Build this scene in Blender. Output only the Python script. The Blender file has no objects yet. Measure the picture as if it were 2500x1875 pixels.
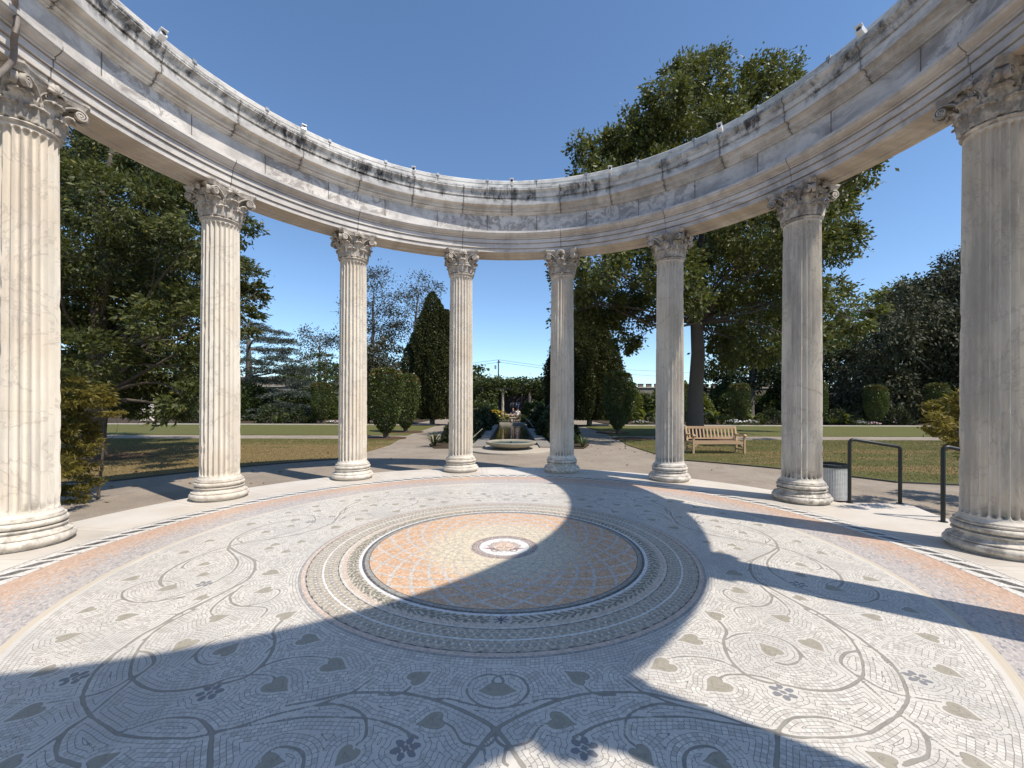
import bpy, bmesh, math, random
import numpy as np
from mathutils import Vector, Matrix, kdtree
PI=math.pi; TAU=2*PI
sc=bpy.context.scene
COL=sc.collection
S=5.4                      # radius of the ring of columns in metres
AZ0=math.radians(.857); DAZ=TAU/14
GZ=-.15                    # garden ground below the temple floor
# ------------------------------------------------------------------ camera
CAMX,CAMY,CAMH=.0683,-4.6067,1.5778
YAW,PITCH,ROLL=-.00536,.00129,.00306
cam=bpy.data.cameras.new('camera'); co=bpy.data.objects.new('camera',cam); COL.objects.link(co)
cam.sensor_width=36; cam.lens=36*1013.57/2500; cam.shift_x=-.00114; cam.shift_y=.01932
cam.clip_start=.05; cam.clip_end=3000
co.matrix_world=Matrix.Translation((CAMX,CAMY,CAMH))@Matrix.Rotation(YAW,4,'Z')@Matrix.Rotation(PI/2+PITCH,4,'X')@Matrix.Rotation(ROLL,4,'Z')
sc.camera=co
def at(x,y,d):
    """world point seen at photo position x,y (2212 px wide) at d metres in front of the camera"""
    X=(x-1108.5)/896.8*d; Z=(872.2-y)/896.8*d
    c,s=math.cos(YAW),math.sin(YAW)
    return Vector((CAMX+X*c-d*s, CAMY+X*s+d*c, CAMH+Z))
def gx(x,d): return at(x,872,d)
# ------------------------------------------------------------------ objects
def tag(o,label=None,cat=None,group=None,kind=None):
    if label: o['label']=label
    if cat: o['category']=cat
    if group: o['group']=group
    if kind or cat: o['kind']=kind or 'thing'
    return o
def link(o,parent=None):
    COL.objects.link(o)
    if parent is not None: o.parent=parent
    return o
def empty(name,loc=(0,0,0),rz=0):
    o=bpy.data.objects.new(name,None); o.location=loc; o.rotation_euler=(0,0,rz); o.empty_display_size=.2
    return link(o)
def copy_tree(o,parent=None):
    c=o.copy(); COL.objects.link(c)
    if parent is not None: c.parent=parent
    for ch in list(o.children): copy_tree(ch,c)
    return c
def np_mesh(name,V,F,mat,parent=None,attrs=None,smooth=False,mats=None,mi=None):
    """V (n,3), F (m,k) arrays -> linked mesh object; attrs {name:(type,domain,array)}"""
    V=np.asarray(V,dtype=np.float32); F=np.asarray(F,dtype=np.int32)
    me=bpy.data.meshes.new(name); n=len(V); m,k=F.shape
    me.vertices.add(n); me.vertices.foreach_set('co',V.ravel())
    me.loops.add(m*k); me.loops.foreach_set('vertex_index',F.ravel())
    me.polygons.add(m); me.polygons.foreach_set('loop_start',np.arange(0,m*k,k,dtype=np.int32))
    if smooth: me.polygons.foreach_set('use_smooth',np.ones(m,dtype=bool))
    for nm,(ty,dom,a) in (attrs or {}).items():
        at_=me.attributes.new(nm,ty,dom)
        at_.data.foreach_set('color' if 'COLOR' in ty else ('vector' if ty=='FLOAT_VECTOR' else 'value'),np.asarray(a,dtype=np.float32).ravel())
    for mm in (mats or [mat]): me.materials.append(mm)
    if mi is not None: me.polygons.foreach_set('material_index',np.asarray(mi,dtype=np.int32))
    me.update(calc_edges=True); me.validate(clean_customdata=False)
    return link(bpy.data.objects.new(name,me),parent)
class MB:
    """collects simple shapes; build() links them as one mesh object"""
    def __init__(s): s.v=[]; s.f=[]
    def add(s,V,F):
        b=len(s.v); s.v+= [tuple(v) for v in V]; s.f+=[tuple(b+i for i in f) for f in F]; return s
    def box(s,c,d,M=None,bev=0):
        x,y,z=[e/2 for e in d]
        V=[Vector((i*x,j*y,k*z)) for i in(-1,1) for j in(-1,1) for k in(-1,1)]
        if M is not None: V=[M@v for v in V]
        V=[v+Vector(c) for v in V]
        return s.add(V,[(0,1,3,2),(4,6,7,5),(0,4,5,1),(2,3,7,6),(0,2,6,4),(1,5,7,3)])
    def tube(s,P,r,n=8,caps=True):
        P=[Vector(p) for p in P]; R=r if isinstance(r,(list,tuple)) else [r]*len(P)
        rings=[]; up=Vector((0,0,1)); px=None
        for i,p in enumerate(P):
            t=(P[min(i+1,len(P)-1)]-P[max(i-1,0)]).normalized()
            if px is None:
                px=t.cross(up); px=px if px.length>1e-3 else t.cross(Vector((1,0,0)))
            px=(px-t*px.dot(t)).normalized(); py=t.cross(px)
            rings.append([p+(px*math.cos(TAU*k/n)+py*math.sin(TAU*k/n))*R[i] for k in range(n)])
        V=[v for g in rings for v in g]; F=[]
        for i in range(len(P)-1):
            for k in range(n):
                a=i*n+k; b=i*n+(k+1)%n; F.append((a,b,b+n,a+n))
        if caps: F+= [tuple(range(n))[::-1],tuple(range((len(P)-1)*n,len(P)*n))]
        return s.add(V,F)
    def lathe(s,prof,n=32,c=(0,0),closed=False,a0=0,a1=TAU):
        full=abs(a1-a0-TAU)<1e-6; m=n if full else n+1
        V=[(c[0]+r*math.sin(a0+(a1-a0)*k/n),c[1]+r*math.cos(a0+(a1-a0)*k/n),z) for r,z in prof for k in range(m)]
        F=[]
        L=len(prof)
        for i in range(L if closed else L-1):
            i2=(i+1)%L
            for k in range(n):
                k2=(k+1)%m
                F.append((i*m+k,i*m+k2,i2*m+k2,i2*m+k))
        return s.add(V,F)
    def build(s,name,mat,parent=None,smooth=None,link_=True):
        me=bpy.data.meshes.new(name); me.from_pydata([tuple(v) for v in s.v],[],s.f); me.materials.append(mat)
        bm=bmesh.new(); bm.from_mesh(me); bmesh.ops.recalc_face_normals(bm,faces=bm.faces); 
        if smooth is not None:
            for f in bm.faces: f.smooth=True
            ca=math.cos(math.radians(smooth))
            for e in bm.edges:
                if len(e.link_faces)==2 and e.link_faces[0].normal.dot(e.link_faces[1].normal)<ca: e.smooth=False
        bm.to_mesh(me); bm.free()
        o=bpy.data.objects.new(name,me)
        return link(o,parent) if link_ else o
# ------------------------------------------------------------------ node helper
class Nt:
    def __init__(s,name):
        s.m=bpy.data.materials.new(name); s.m.use_nodes=True; s.t=s.m.node_tree; s.t.nodes.clear()
        s.out=s.n('ShaderNodeOutputMaterial')
    def n(s,ty,**kw):
        x=s.t.nodes.new(ty)
        for k,v in kw.items(): setattr(x,k,v)
        return x
    def put(s,sock,v):
        if v is None: return
        if isinstance(v,bpy.types.NodeSocket): s.t.links.new(v,sock)
        elif isinstance(v,bpy.types.Node): s.t.links.new(v.outputs[0],sock)
        else:
            if hasattr(sock,'default_value'):
                if isinstance(v,(tuple,list)) and len(v)==3 and sock.type=='RGBA': v=(*v,1)
                sock.default_value=v
    def math(s,op,a,b=None,c=None,clamp=False):
        x=s.n('ShaderNodeMath',operation=op,use_clamp=clamp)
        for i,v in enumerate((a,b,c)): s.put(x.inputs[i],v)
        return x.outputs[0]
    def vm(s,op,a,b=None):
        x=s.n('ShaderNodeVectorMath',operation=op); s.put(x.inputs[0],a); s.put(x.inputs[1],b); return x.outputs['Value' if op=='LENGTH' else 0]
    def mix(s,f,a,b,mode='MIX'):
        x=s.n('ShaderNodeMix',data_type='RGBA',blend_type=mode); s.put(x.inputs[0],f); s.put(x.inputs[6],a); s.put(x.inputs[7],b); return x.outputs[2]
    def noise(s,vec,scale,detail=4,rough=.55,dist=0,col=False):
        x=s.n('ShaderNodeTexNoise'); s.put(x.inputs['Vector'],vec); x.inputs['Scale'].default_value=scale; x.inputs['Detail'].default_value=detail; x.inputs['Roughness'].default_value=rough; x.inputs['Distortion'].default_value=dist
        return x.outputs[1 if col else 0]
    def vor(s,vec,scale,feature='F1',out=0,rand=1):
        x=s.n('ShaderNodeTexVoronoi',feature=feature); s.put(x.inputs['Vector'],vec); x.inputs['Scale'].default_value=scale; x.inputs['Randomness'].default_value=rand
        return x.outputs[out]
    def ramp(s,f,stops,interp='LINEAR'):
        x=s.n('ShaderNodeValToRGB'); cr=x.color_ramp; cr.interpolation=interp
        while len(cr.elements)<len(stops): cr.elements.new(.5)
        for e,(p,c) in zip(cr.elements,stops):
            e.position=p; e.color=(c,c,c,1) if isinstance(c,(int,float)) else (*c,1)
        s.put(x.inputs[0],f); return x.outputs[0]
    def step(s,v,a,b):
        x=s.n('ShaderNodeMapRange',interpolation_type='SMOOTHSTEP'); s.put(x.inputs[0],v); x.inputs[1].default_value=a; x.inputs[2].default_value=b; return x.outputs[0]
    def obj(s): return s.n('ShaderNodeTexCoord').outputs['Object']
    def sep(s,v):
        x=s.n('ShaderNodeSeparateXYZ'); s.put(x.inputs[0],v); return x.outputs
    def comb(s,x,y,z):
        c=s.n('ShaderNodeCombineXYZ')
        for i,v in enumerate((x,y,z)): s.put(c.inputs[i],v)
        return c.outputs[0]
    def attr(s,name,out='Fac',ty='GEOMETRY'):
        x=s.n('ShaderNodeAttribute',attribute_name=name,attribute_type=ty); return x.outputs[out]
    def scale(s,v,xyz): return s.vm('MULTIPLY',v,xyz)
    def bump(s,h,st=.3,d=.01):
        x=s.n('ShaderNodeBump'); x.inputs['Strength'].default_value=st; x.inputs['Distance'].default_value=d; s.put(x.inputs['Height'],h); return x.outputs[0]
    def pbr(s,col,rough=.6,normal=None,spec=.5,metal=0,transl=None,**kw):
        p=s.n('ShaderNodeBsdfPrincipled'); s.put(p.inputs['Base Color'],col); s.put(p.inputs['Roughness'],rough); s.put(p.inputs['Specular IOR Level'],spec); s.put(p.inputs['Metallic'],metal)
        if normal is not None: s.put(p.inputs['Normal'],normal)
        for k,v in kw.items(): s.put(p.inputs[k.replace('_',' ')],v)
        sh=p.outputs[0]
        if transl is not None:
            t=s.n('ShaderNodeBsdfTranslucent'); s.put(t.inputs[0],transl[0]); mx=s.n('ShaderNodeMixShader'); mx.inputs[0].default_value=transl[1]
            s.t.links.new(sh,mx.inputs[1]); s.t.links.new(t.outputs[0],mx.inputs[2]); sh=mx.outputs[0]
        s.t.links.new(sh,s.out.inputs[0]); return s.m
def simple(name,col,rough=.6,metal=0,var=.15,scale=12,spec=.5):
    t=Nt(name); v=t.obj(); n=t.noise(v,scale,5); n2=t.noise(v,scale*7,3)
    c=t.mix(n,tuple(e*(1-var) for e in col),tuple(min(1,e*(1+var)) for e in col))
    return t.pbr(c,t.math('MULTIPLY_ADD',n2,.2,rough-.1),t.bump(n2,.15,.004),spec=spec,metal=metal)
# ------------------------------------------------------------------ materials
def leaf_mat(name,dark,light,tr=.25,warm=None,rough=.5):
    t=Nt(name); a=t.attr('tint'); v=t.n('ShaderNodeNewGeometry').outputs['Position']
    n=t.noise(v,.55,3)
    f=t.math('ADD',t.math('MULTIPLY',a,.6),t.math('MULTIPLY',t.step(n,.3,.7),.4))
    c=t.mix(f,dark,light)
    if warm: c=t.mix(t.step(a,.9,1.0),c,warm)
    return t.pbr(c,rough,spec=.35,transl=(t.mix(.5,c,(light[0]*1.3,light[1]*1.3,light[2]*.6)),tr))
def bark_mat(name,col):
    t=Nt(name); v=t.obj(); s=t.scale(v,(1,1,.18)); n=t.noise(s,14,6,.65); n2=t.noise(v,2.5,3)
    c=t.mix(n,tuple(e*.45 for e in col),col); c=t.mix(t.math('MULTIPLY',n2,.5),c,tuple(e*.6 for e in col))
    return t.pbr(c,.9,t.bump(n,.8,.03),spec=.2)
def column_mat(name='column_marble',kind='shaft'):
    t=Nt(name); v=t.obj(); oi=t.n('ShaderNodeObjectInfo')
    rnd=t.attr('seed','Fac','OBJECT'); stain=t.attr('stain','Fac','OBJECT')
    off=t.vm('ADD',v,t.comb(t.math('MULTIPLY',rnd,37.),t.math('MULTIPLY',rnd,91.),t.math('MULTIPLY',rnd,13.)))
    big=t.noise(off,.9,5,.6); med=t.noise(t.scale(off,(5,5,.9)),1.4,6,.65); fine=t.noise(off,26,6,.7)
    c=t.mix(t.step(big,.35,.68),(.73,.675,.585),(.67,.59,.48))
    c=t.mix(t.math('MULTIPLY',t.step(med,.45,.72),.5),c,(.52,.47,.42))
    # grey weather stain, set per column
    st=t.math('MULTIPLY',t.step(t.noise(t.scale(off,(2.2,2.2,.33)),1.1,7,.72),.43,.62),stain)
    c=t.mix(t.math('MULTIPLY',st,.78,clamp=True),c,(.29,.272,.255))
    speck=t.step(t.noise(t.scale(off,(1,1,.7)),13,7,.8),.64,.74)
    c=t.mix(t.math('MULTIPLY',speck,.45),c,(.3,.26,.22))
    vein=t.math('ABSOLUTE',t.math('SUBTRACT',t.noise(off,1.7,8,.62,.6),.5)); c=t.mix(t.math('MULTIPLY',t.step(vein,.02,.0),.5),c,(.42,.37,.32))
    if kind=='shaft':
        fl=t.attr('flute'); z=t.sep(v)[2]
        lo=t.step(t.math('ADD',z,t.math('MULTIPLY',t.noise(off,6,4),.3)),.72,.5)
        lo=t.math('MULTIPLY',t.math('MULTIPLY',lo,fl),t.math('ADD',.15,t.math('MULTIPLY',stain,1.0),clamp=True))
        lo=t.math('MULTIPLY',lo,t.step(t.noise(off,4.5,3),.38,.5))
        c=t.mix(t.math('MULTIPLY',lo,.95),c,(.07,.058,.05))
    if kind=='base':
        z=t.sep(v)[2]; nn=t.noise(off,9,5,.7)
        g=t.math('MULTIPLY',t.step(nn,.42,.62),t.math('ADD',.25,t.math('MULTIPLY',stain,.8)))
        c=t.mix(t.math('MULTIPLY',g,.8,clamp=True),c,(.2,.17,.14))
    if kind=='capital':
        g=t.step(t.noise(off,7,6,.7),.32,.62); c=t.mix(t.math('MULTIPLY',g,t.math('ADD',.5,t.math('MULTIPLY',stain,.45))),c,(.155,.138,.122))
    h=t.math('ADD',fine,t.math('MULTIPLY',med,.8))
    return t.pbr(c,.62,t.bump(h,.35,.008),spec=.35)
def ring_mat(name,part):
    """weathered marble of the ring; joints and drip marks follow the angle round the temple"""
    t=Nt(name); v=t.obj(); x,y,z=t.sep(v)
    a=t.math('ARCTAN2',x,y); al=t.math('MULTIPLY',a,S)
    pol=t.comb(al,z,0.)
    big=t.noise(v,.55,6,.62); med=t.noise(pol,2.0,7,.68,.4); fine=t.noise(v,24,5,.7)
    c=t.mix(t.step(big,.35,.65),(.75,.71,.65),(.64,.59,.525))
    c=t.mix(t.math('MULTIPLY',t.step(med,.45,.70),.7),c,(.33,.315,.295))
    # grey blotches, stronger round the eastern arc
    east=t.step(x,-1.5,4.5)
    g2=t.math('MULTIPLY',t.step(t.noise(t.comb(al,t.math('MULTIPLY',z,2.5),0.),1.3,8,.72,.8),.42,.68),t.math('MULTIPLY_ADD',east,.55,.34))
    c=t.mix(g2,c,(.30,.285,.275))
    def joint(step,off,w):
        f=t.math('FRACT',t.math('ADD',t.math('DIVIDE',t.math('SUBTRACT',a,off),step),20.5))
        d=t.math('MULTIPLY',t.math('ABSOLUTE',t.math('SUBTRACT',f,.5)),step*S)
        d=t.math('ADD',d,t.math('MULTIPLY',t.math('SUBTRACT',t.noise(v,7,4),.5),.014))
        return t.step(d,w,w*.35),d
    bstep,boff={'frieze':(DAZ/2,AZ0+DAZ/4),'cornice':(DAZ/2,AZ0),'parapet':(DAZ/2,AZ0+DAZ/4)}.get(part,(DAZ,AZ0+DAZ/2))
    bn=t.n('ShaderNodeTexWhiteNoise',noise_dimensions='1D'); t.put(bn.inputs['W'],t.math('FLOOR',t.math('ADD',t.math('DIVIDE',t.math('SUBTRACT',a,boff),bstep),40.)))
    c=t.mix(t.math('MULTIPLY',bn.outputs[0],.30),c,t.mix(t.step(bn.outputs[0],.6,.7),(.50,.455,.40),(.40,.39,.38)))
    if part=='frieze':
        j,d=joint(DAZ/2,AZ0+DAZ/4,.012)
        nz=t.noise(pol,3.2,9,.75,1.2)
        blk=t.noise(t.comb(t.math('FLOOR',t.math('DIVIDE',t.math('SUBTRACT',a,AZ0+DAZ/4),DAZ/2)),0.,0.),7.3,0)
        crust=t.math('MULTIPLY',t.step(nz,.47,.55),t.step(blk,.38,.58))
        c=t.mix(t.math('MULTIPLY',crust,.75),c,(.27,.235,.21))
        c=t.mix(t.math('MULTIPLY',t.step(d,.14,.0),t.step(nz,.42,.62)),c,(.33,.29,.26))
    elif part=='cornice':
        j,d=joint(DAZ/2,AZ0,.016)
        j=t.math('MAXIMUM',j,t.math('MULTIPLY',t.step(d,.05,.01),t.step(fine,.45,.6)))
        drip=t.noise(t.comb(t.math('MULTIPLY',al,4.5),t.math('MULTIPLY',z,2.2),0.),1.,9,.78,.5)
        zone=t.math('MULTIPLY',t.step(z,6.16,6.30),t.step(z,6.60,6.48))
        patch=t.step(t.noise(t.comb(al,t.math('MULTIPLY',z,1.5),3.),1.1,6,.7),.40,.57)
        c=t.mix(t.math('MULTIPLY',t.math('MULTIPLY',t.step(drip,.40,.58),zone),patch),c,(.05,.047,.045))
        low_brown=t.math('MULTIPLY',t.step(z,6.2,6.13),t.step(med,.4,.7)); c=t.mix(t.math('MULTIPLY',low_brown,.5),c,(.42,.34,.25))  # brown mottling on the lower cornice mouldings
    elif part=='parapet':
        j,d=joint(DAZ/2,AZ0+DAZ/4,.012)
        cr=t.step(t.noise(t.comb(t.math('MULTIPLY',al,1.4),t.math('MULTIPLY',z,3.),0.),1.6,8,.75,.6),.52,.64)
        c=t.mix(t.math('MULTIPLY',cr,.7),c,(.17,.165,.16))
    else:
        j,d=joint(DAZ,AZ0+DAZ/2,.010)
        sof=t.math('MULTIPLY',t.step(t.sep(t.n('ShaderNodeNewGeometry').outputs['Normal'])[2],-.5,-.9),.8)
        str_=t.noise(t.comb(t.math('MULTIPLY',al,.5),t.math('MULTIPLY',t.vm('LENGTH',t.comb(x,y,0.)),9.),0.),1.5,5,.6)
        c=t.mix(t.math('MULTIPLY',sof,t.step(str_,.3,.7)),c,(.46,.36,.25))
    c=t.mix(t.math('MULTIPLY',j,.85),c,(.12,.105,.09))
    sp=t.step(t.noise(v,11,7,.8),.66,.76); c=t.mix(t.math('MULTIPLY',sp,.4),c,(.3,.27,.24))
    h=t.math('SUBTRACT',t.math('ADD',fine,med),t.math('MULTIPLY',j,3.))
    return t.pbr(c,.65,t.bump(h,.35,.008),spec=.3)
def ground_mat(name,kind):
    t=Nt(name); v=t.obj(); x,y,z=t.sep(v)
    n=t.noise(v,.6,5); f=t.noise(v,55,4,.75); g=t.vor(v,70)
    if kind=='gravel':
        c=t.mix(t.step(n,.3,.7),(.335,.275,.21),(.42,.35,.275)); c=t.mix(t.math('MULTIPLY',t.step(f,.35,.7),.75),c,(.18,.148,.115)); c=t.mix(t.math('MULTIPLY',t.step(t.noise(v,2.2,8,.75),.42,.66),.5),c,(.2,.165,.135)); c=t.mix(t.math('MULTIPLY',t.step(g,.35,.15),.25),c,(.5,.45,.39))  # broad mottling: gravel tone plus dapples of light put into the colour
        return t.pbr(c,.95,t.bump(t.math('ADD',g,f),.5,.012),spec=.2)
    if kind=='grass':
        b=t.noise(t.scale(v,(.5,1.3,1)),.55,6,.6); m=t.noise(v,5,5,.7)
        side=t.step(x,3.,-3.)      # the western front lawn is drier
        near=t.step(y,13.5,11.0)
        dry=t.step(t.math('ADD',b,t.math('MULTIPLY',near,t.math('MULTIPLY_ADD',side,.20,.05))),.5,.64)
        dry=t.math('MULTIPLY',dry,t.step(y,16.5,14.))
        c=t.mix(m,(.085,.092,.026),(.20,.19,.068)); c=t.mix(t.math('MULTIPLY',dry,t.math('MULTIPLY_ADD',m,.7,.45),clamp=True),c,(.29,.195,.09))
        c=t.mix(t.math('MULTIPLY',t.step(f,.4,.75),.55),c,(.055,.06,.02))
        return t.pbr(c,.95,t.bump(t.math('ADD',f,m),.9,.03),spec=.15)
    if kind=='mulch':
        c=t.mix(f,(.05,.032,.022),(.17,.10,.065)); return t.pbr(c,.95,t.bump(f,.9,.03),spec=.15)
    if kind=='bed':
        c=t.mix(f,(.045,.03,.02),(.10,.075,.05)); return t.pbr(c,.95,t.bump(f,.9,.03),spec=.15)
def slab_mat():
    t=Nt('floor_marble'); v=t.obj(); x,y,z=t.sep(v); a=t.math('ARCTAN2',x,y)
    r=t.vm('LENGTH',t.comb(x,y,0.))
    n=t.noise(v,1.1,6,.6); f=t.noise(t.scale(v,(1,1,1)),14,6,.7)
    c=t.mix(t.step(n,.35,.65),(.68,.62,.54),(.60,.53,.44))
    c=t.mix(t.math('MULTIPLY',t.step(f,.55,.75),.35),c,(.45,.4,.34))
    d0=t.math('MULTIPLY',t.math('ABSOLUTE',t.math('SUBTRACT',t.math('FRACT',t.math('ADD',t.math('DIVIDE',t.math('SUBTRACT',a,AZ0),DAZ),20.)),.5)),DAZ*S)
    j=t.step(t.math('ABSOLUTE',t.math('SUBTRACT',d0,.50)),.008,.003)
    j2=t.step(t.math('ABSOLUTE',t.math('SUBTRACT',d0,.62)),.008,.003)
    j=t.math('MAXIMUM',j,t.math('MULTIPLY',j2,.7))
    foot_tone=t.math('MULTIPLY',t.step(d0,.62,.35),t.step(r,5.45,4.95)); c=t.mix(t.math('MULTIPLY',foot_tone,t.math('MULTIPLY_ADD',n,.6,.15)),c,(.40,.36,.31))  # darker slab patch on the inner side of each column foot
    c=t.mix(t.math('MULTIPLY',j,.55),c,(.25,.22,.19))
    return t.pbr(c,.5,t.bump(f,.1,.004),spec=.4)
def mosaic_mat():
    """white field: rows of tesserae that run along the stems and leaves (sd = signed distance to the motif, al = distance along it)"""
    t=Nt('mosaic_field'); sd=t.attr('sd'); al=t.attr('al'); kind=t.attr('kindv'); v=t.obj()
    wob=t.math('MULTIPLY',t.math('SUBTRACT',t.noise(v,9,2),.5),.010)
    ab=t.math('ADD',t.math('ABSOLUTE',sd),wob)
    row=t.math('DIVIDE',ab,.0245); rf=t.math('FLOOR',row); fr=t.math('ABSOLUTE',t.math('SUBTRACT',t.math('FRACT',row),.5))
    jm=t.step(t.attr('jm'),.25,.6); al=t.math('ADD',al,t.math('MULTIPLY',t.attr('turn'),t.math('MULTIPLY',t.math('ADD',rf,.5),.0245)))
    cl=t.math('ADD',t.math('DIVIDE',al,.029),t.math('MULTIPLY',t.math('FRACT',t.math('MULTIPLY',rf,.618)),1.)); cf=t.math('FLOOR',cl); cr=t.math('ABSOLUTE',t.math('SUBTRACT',t.math('FRACT',cl),.5))
    g=t.math('MAXIMUM',t.step(fr,.40,.465),t.math('MULTIPLY',t.step(cr,.42,.475),t.math('SUBTRACT',1.,jm)))
    wn=t.n('ShaderNodeTexWhiteNoise',noise_dimensions='2D'); t.put(wn.inputs['Vector'],t.comb(rf,cf,0.)); w=t.math('ADD',t.math('MULTIPLY',wn.outputs[0],t.math('SUBTRACT',1.,jm)),t.math('MULTIPLY',jm,.6))
    big=t.noise(v,1.3,4,.6)
    white=t.mix(w,(.51,.465,.405),(.735,.69,.61)); white=t.mix(t.math('MULTIPLY',t.step(big,.45,.7),t.math('MULTIPLY',w,.75)),white,(.43,.41,.385))
    leaf=t.mix(w,(.30,.27,.21),(.40,.36,.285)); lm=t.noise(v,22,5,.7); leaf=t.mix(t.math('MULTIPLY',t.step(lm,.5,.7),.6),leaf,(.45,.40,.32))
    stem=t.mix(w,(.27,.25,.21),(.35,.325,.275))
    dark=t.mix(w,(.17,.165,.17),(.29,.285,.29))
    inside=t.step(sd,.0015,-.0015)
    mot=t.mix(t.step(kind,.5,.6),stem,leaf); mot=t.mix(t.step(kind,1.5,1.6),mot,dark)
    c=t.mix(inside,white,mot)
    gc=t.mix(inside,(.27,.25,.225),(.19,.17,.145)); gm=t.math('MULTIPLY',g,t.math('SUBTRACT',1.,t.math('MULTIPLY',inside,.55)))
    c=t.mix(gm,c,gc)
    h=t.math('SUBTRACT',t.math('MULTIPLY',w,.4),g)
    return t.pbr(c,t.math('MULTIPLY_ADD',w,.15,.42),t.bump(h,.25,.002),spec=.35)
def pink_mat():
    t=Nt('mosaic_pink'); v=t.obj(); x,y,z=t.sep(v); a=t.math('ARCTAN2',x,y); r=t.vm('LENGTH',t.comb(x,y,0.))
    p=t.comb(t.math('MULTIPLY',t.math('MULTIPLY',a,4.1),.42),r,0.)
    col=t.vor(p,84,'F1',1); dist=t.vor(p,84,'DISTANCE_TO_EDGE',0); w=t.sep(col)
    k=t.step(t.math('ADD',r,t.math('MULTIPLY',t.math('SUBTRACT',w[0],.5),.42)),4.02,4.22)   # grey chips towards the inside, salmon outside
    grey=t.mix(w[1],(.40,.365,.34),(.60,.54,.49)); pk=t.mix(w[1],(.48,.30,.20),(.66,.48,.36))
    c=t.mix(k,grey,pk)
    c=t.mix(t.math('MULTIPLY',t.step(w[2],.88,.96),t.math('SUBTRACT',1.,t.math('MULTIPLY',t.step(r,4.0,4.3),.75))),c,(.27,.265,.28))
    c=t.mix(t.step(dist,.05,.015),c,t.mix(.5,c,(.32,.26,.22)))
    pale=t.math('MULTIPLY',t.step(r,3.70,3.705),t.step(r,3.755,3.75)); lines=t.step(t.math('ABSOLUTE',t.math('SUBTRACT',t.math('FRACT',t.math('DIVIDE',r,.02)),.5)),.40,.47)
    c=t.mix(pale,c,t.mix(t.math('MULTIPLY',lines,.5),(.60,.52,.40),(.42,.35,.28)))
    gb=t.step(r,3.70,3.698); c=t.mix(gb,c,t.mix(w[1],(.36,.33,.30),(.48,.44,.40)))
    return t.pbr(c,.5,t.bump(dist,.2,.003),spec=.35)
def inlay_mat():
    """medallion and rope: colour of each stone from the pattern, thin joints round it"""
    t=Nt('mosaic_inlay'); c=t.attr('pattern','Color'); v=t.obj(); x,y,z=t.sep(v); a=t.math('ARCTAN2',x,y); r=t.vm('LENGTH',t.comb(x,y,0.))
    chip=t.attr('chips')
    row=t.math('DIVIDE',r,.0165); rf=t.math('FLOOR',row)
    colm=t.math('DIVIDE',t.math('MULTIPLY',a,t.math('MULTIPLY',t.math('ADD',t.math('FLOOR',t.math('MULTIPLY',r,8.)),.5),.125)),.018); colm=t.math('ADD',colm,t.math('MULTIPLY',rf,.37)); cf=t.math('FLOOR',colm)
    g=t.math('MAXIMUM',t.step(t.math('ABSOLUTE',t.math('SUBTRACT',t.math('FRACT',row),.5)),.40,.48),t.step(t.math('ABSOLUTE',t.math('SUBTRACT',t.math('FRACT',colm),.5)),.41,.48))
    wn=t.n('ShaderNodeTexWhiteNoise',noise_dimensions='2D'); t.put(wn.inputs['Vector'],t.comb(rf,cf,0.)); w=wn.outputs[0]
    vc=t.vor(v,52,'F1',1); ve=t.vor(v,52,'DISTANCE_TO_EDGE',0); vw=t.sep(vc)[0]
    w2=t.mix(chip,w,vw); g2=t.mix(chip,g,t.step(ve,.07,.02))
    c2=t.mix(w2,t.mix(.30,c,(.05,.04,.035),'MIX'),t.mix(.14,c,(1,.95,.85)))
    c3=t.mix(t.math('MULTIPLY',g2,.42),c2,t.mix(.7,c,(.12,.10,.09)))
    return t.pbr(c3,.45,t.bump(g2,.12,.002),spec=.35)
M={}
M['shaft']=column_mat('column_marble','shaft'); M['base']=column_mat('base_marble','base'); M['capital']=column_mat('capital_marble','capital')
for k in('architrave','frieze','cornice','parapet'): M[k]=ring_mat(k+'_marble',k)
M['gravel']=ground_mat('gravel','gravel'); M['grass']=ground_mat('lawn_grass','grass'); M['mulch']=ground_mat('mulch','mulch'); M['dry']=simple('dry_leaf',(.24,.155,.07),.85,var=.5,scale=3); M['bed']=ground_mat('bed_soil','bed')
M['slab']=slab_mat(); M['mosaic']=mosaic_mat(); M['pink']=pink_mat(); M['inlay']=inlay_mat()
M['stone']=simple('pale_stone',(.52,.46,.37),.85,var=.25,scale=3); M['wallstone']=simple('wall_stone',(.25,.215,.17),.9,var=.35,scale=1.2)
M['edge']=simple('steel_edge',(.05,.045,.04),.6); M['black']=simple('black_paint',(.008,.011,.011),.42,var=.2)
M['white']=simple('white_housing',(.75,.75,.73),.4,var=.06); M['lens']=simple('dark_glass',(.03,.03,.035),.15); M['clip']=simple('grey_metal',(.32,.33,.34),.5,metal=.5)
M['conduit']=simple('pale_conduit',(.62,.59,.54),.55); M['rust']=simple('rusty_conduit',(.21,.18,.155),.75,var=.4,scale=20)
M['wire']=simple('galvanised_wire',(.72,.71,.68),.6); M['liner']=simple('bin_liner',(.55,.55,.53),.7); M['coping']=simple('shaded_grey_coping',(.25,.22,.185),.9,var=.3,scale=4); M['bowl']=simple('mossy_stone',(.31,.275,.205),.85,var=.35,scale=5); M['step']=simple('tan_stone',(.40,.345,.275),.85,var=.25,scale=3)  # coping grey is darkened for the shade of the pool plants
M['bark']=bark_mat('oak_bark',(.16,.13,.105)); M['bark2']=bark_mat('grey_bark',(.20,.175,.15)); M['pole']=bark_mat('pole_wood',(.17,.15,.13))
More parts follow.
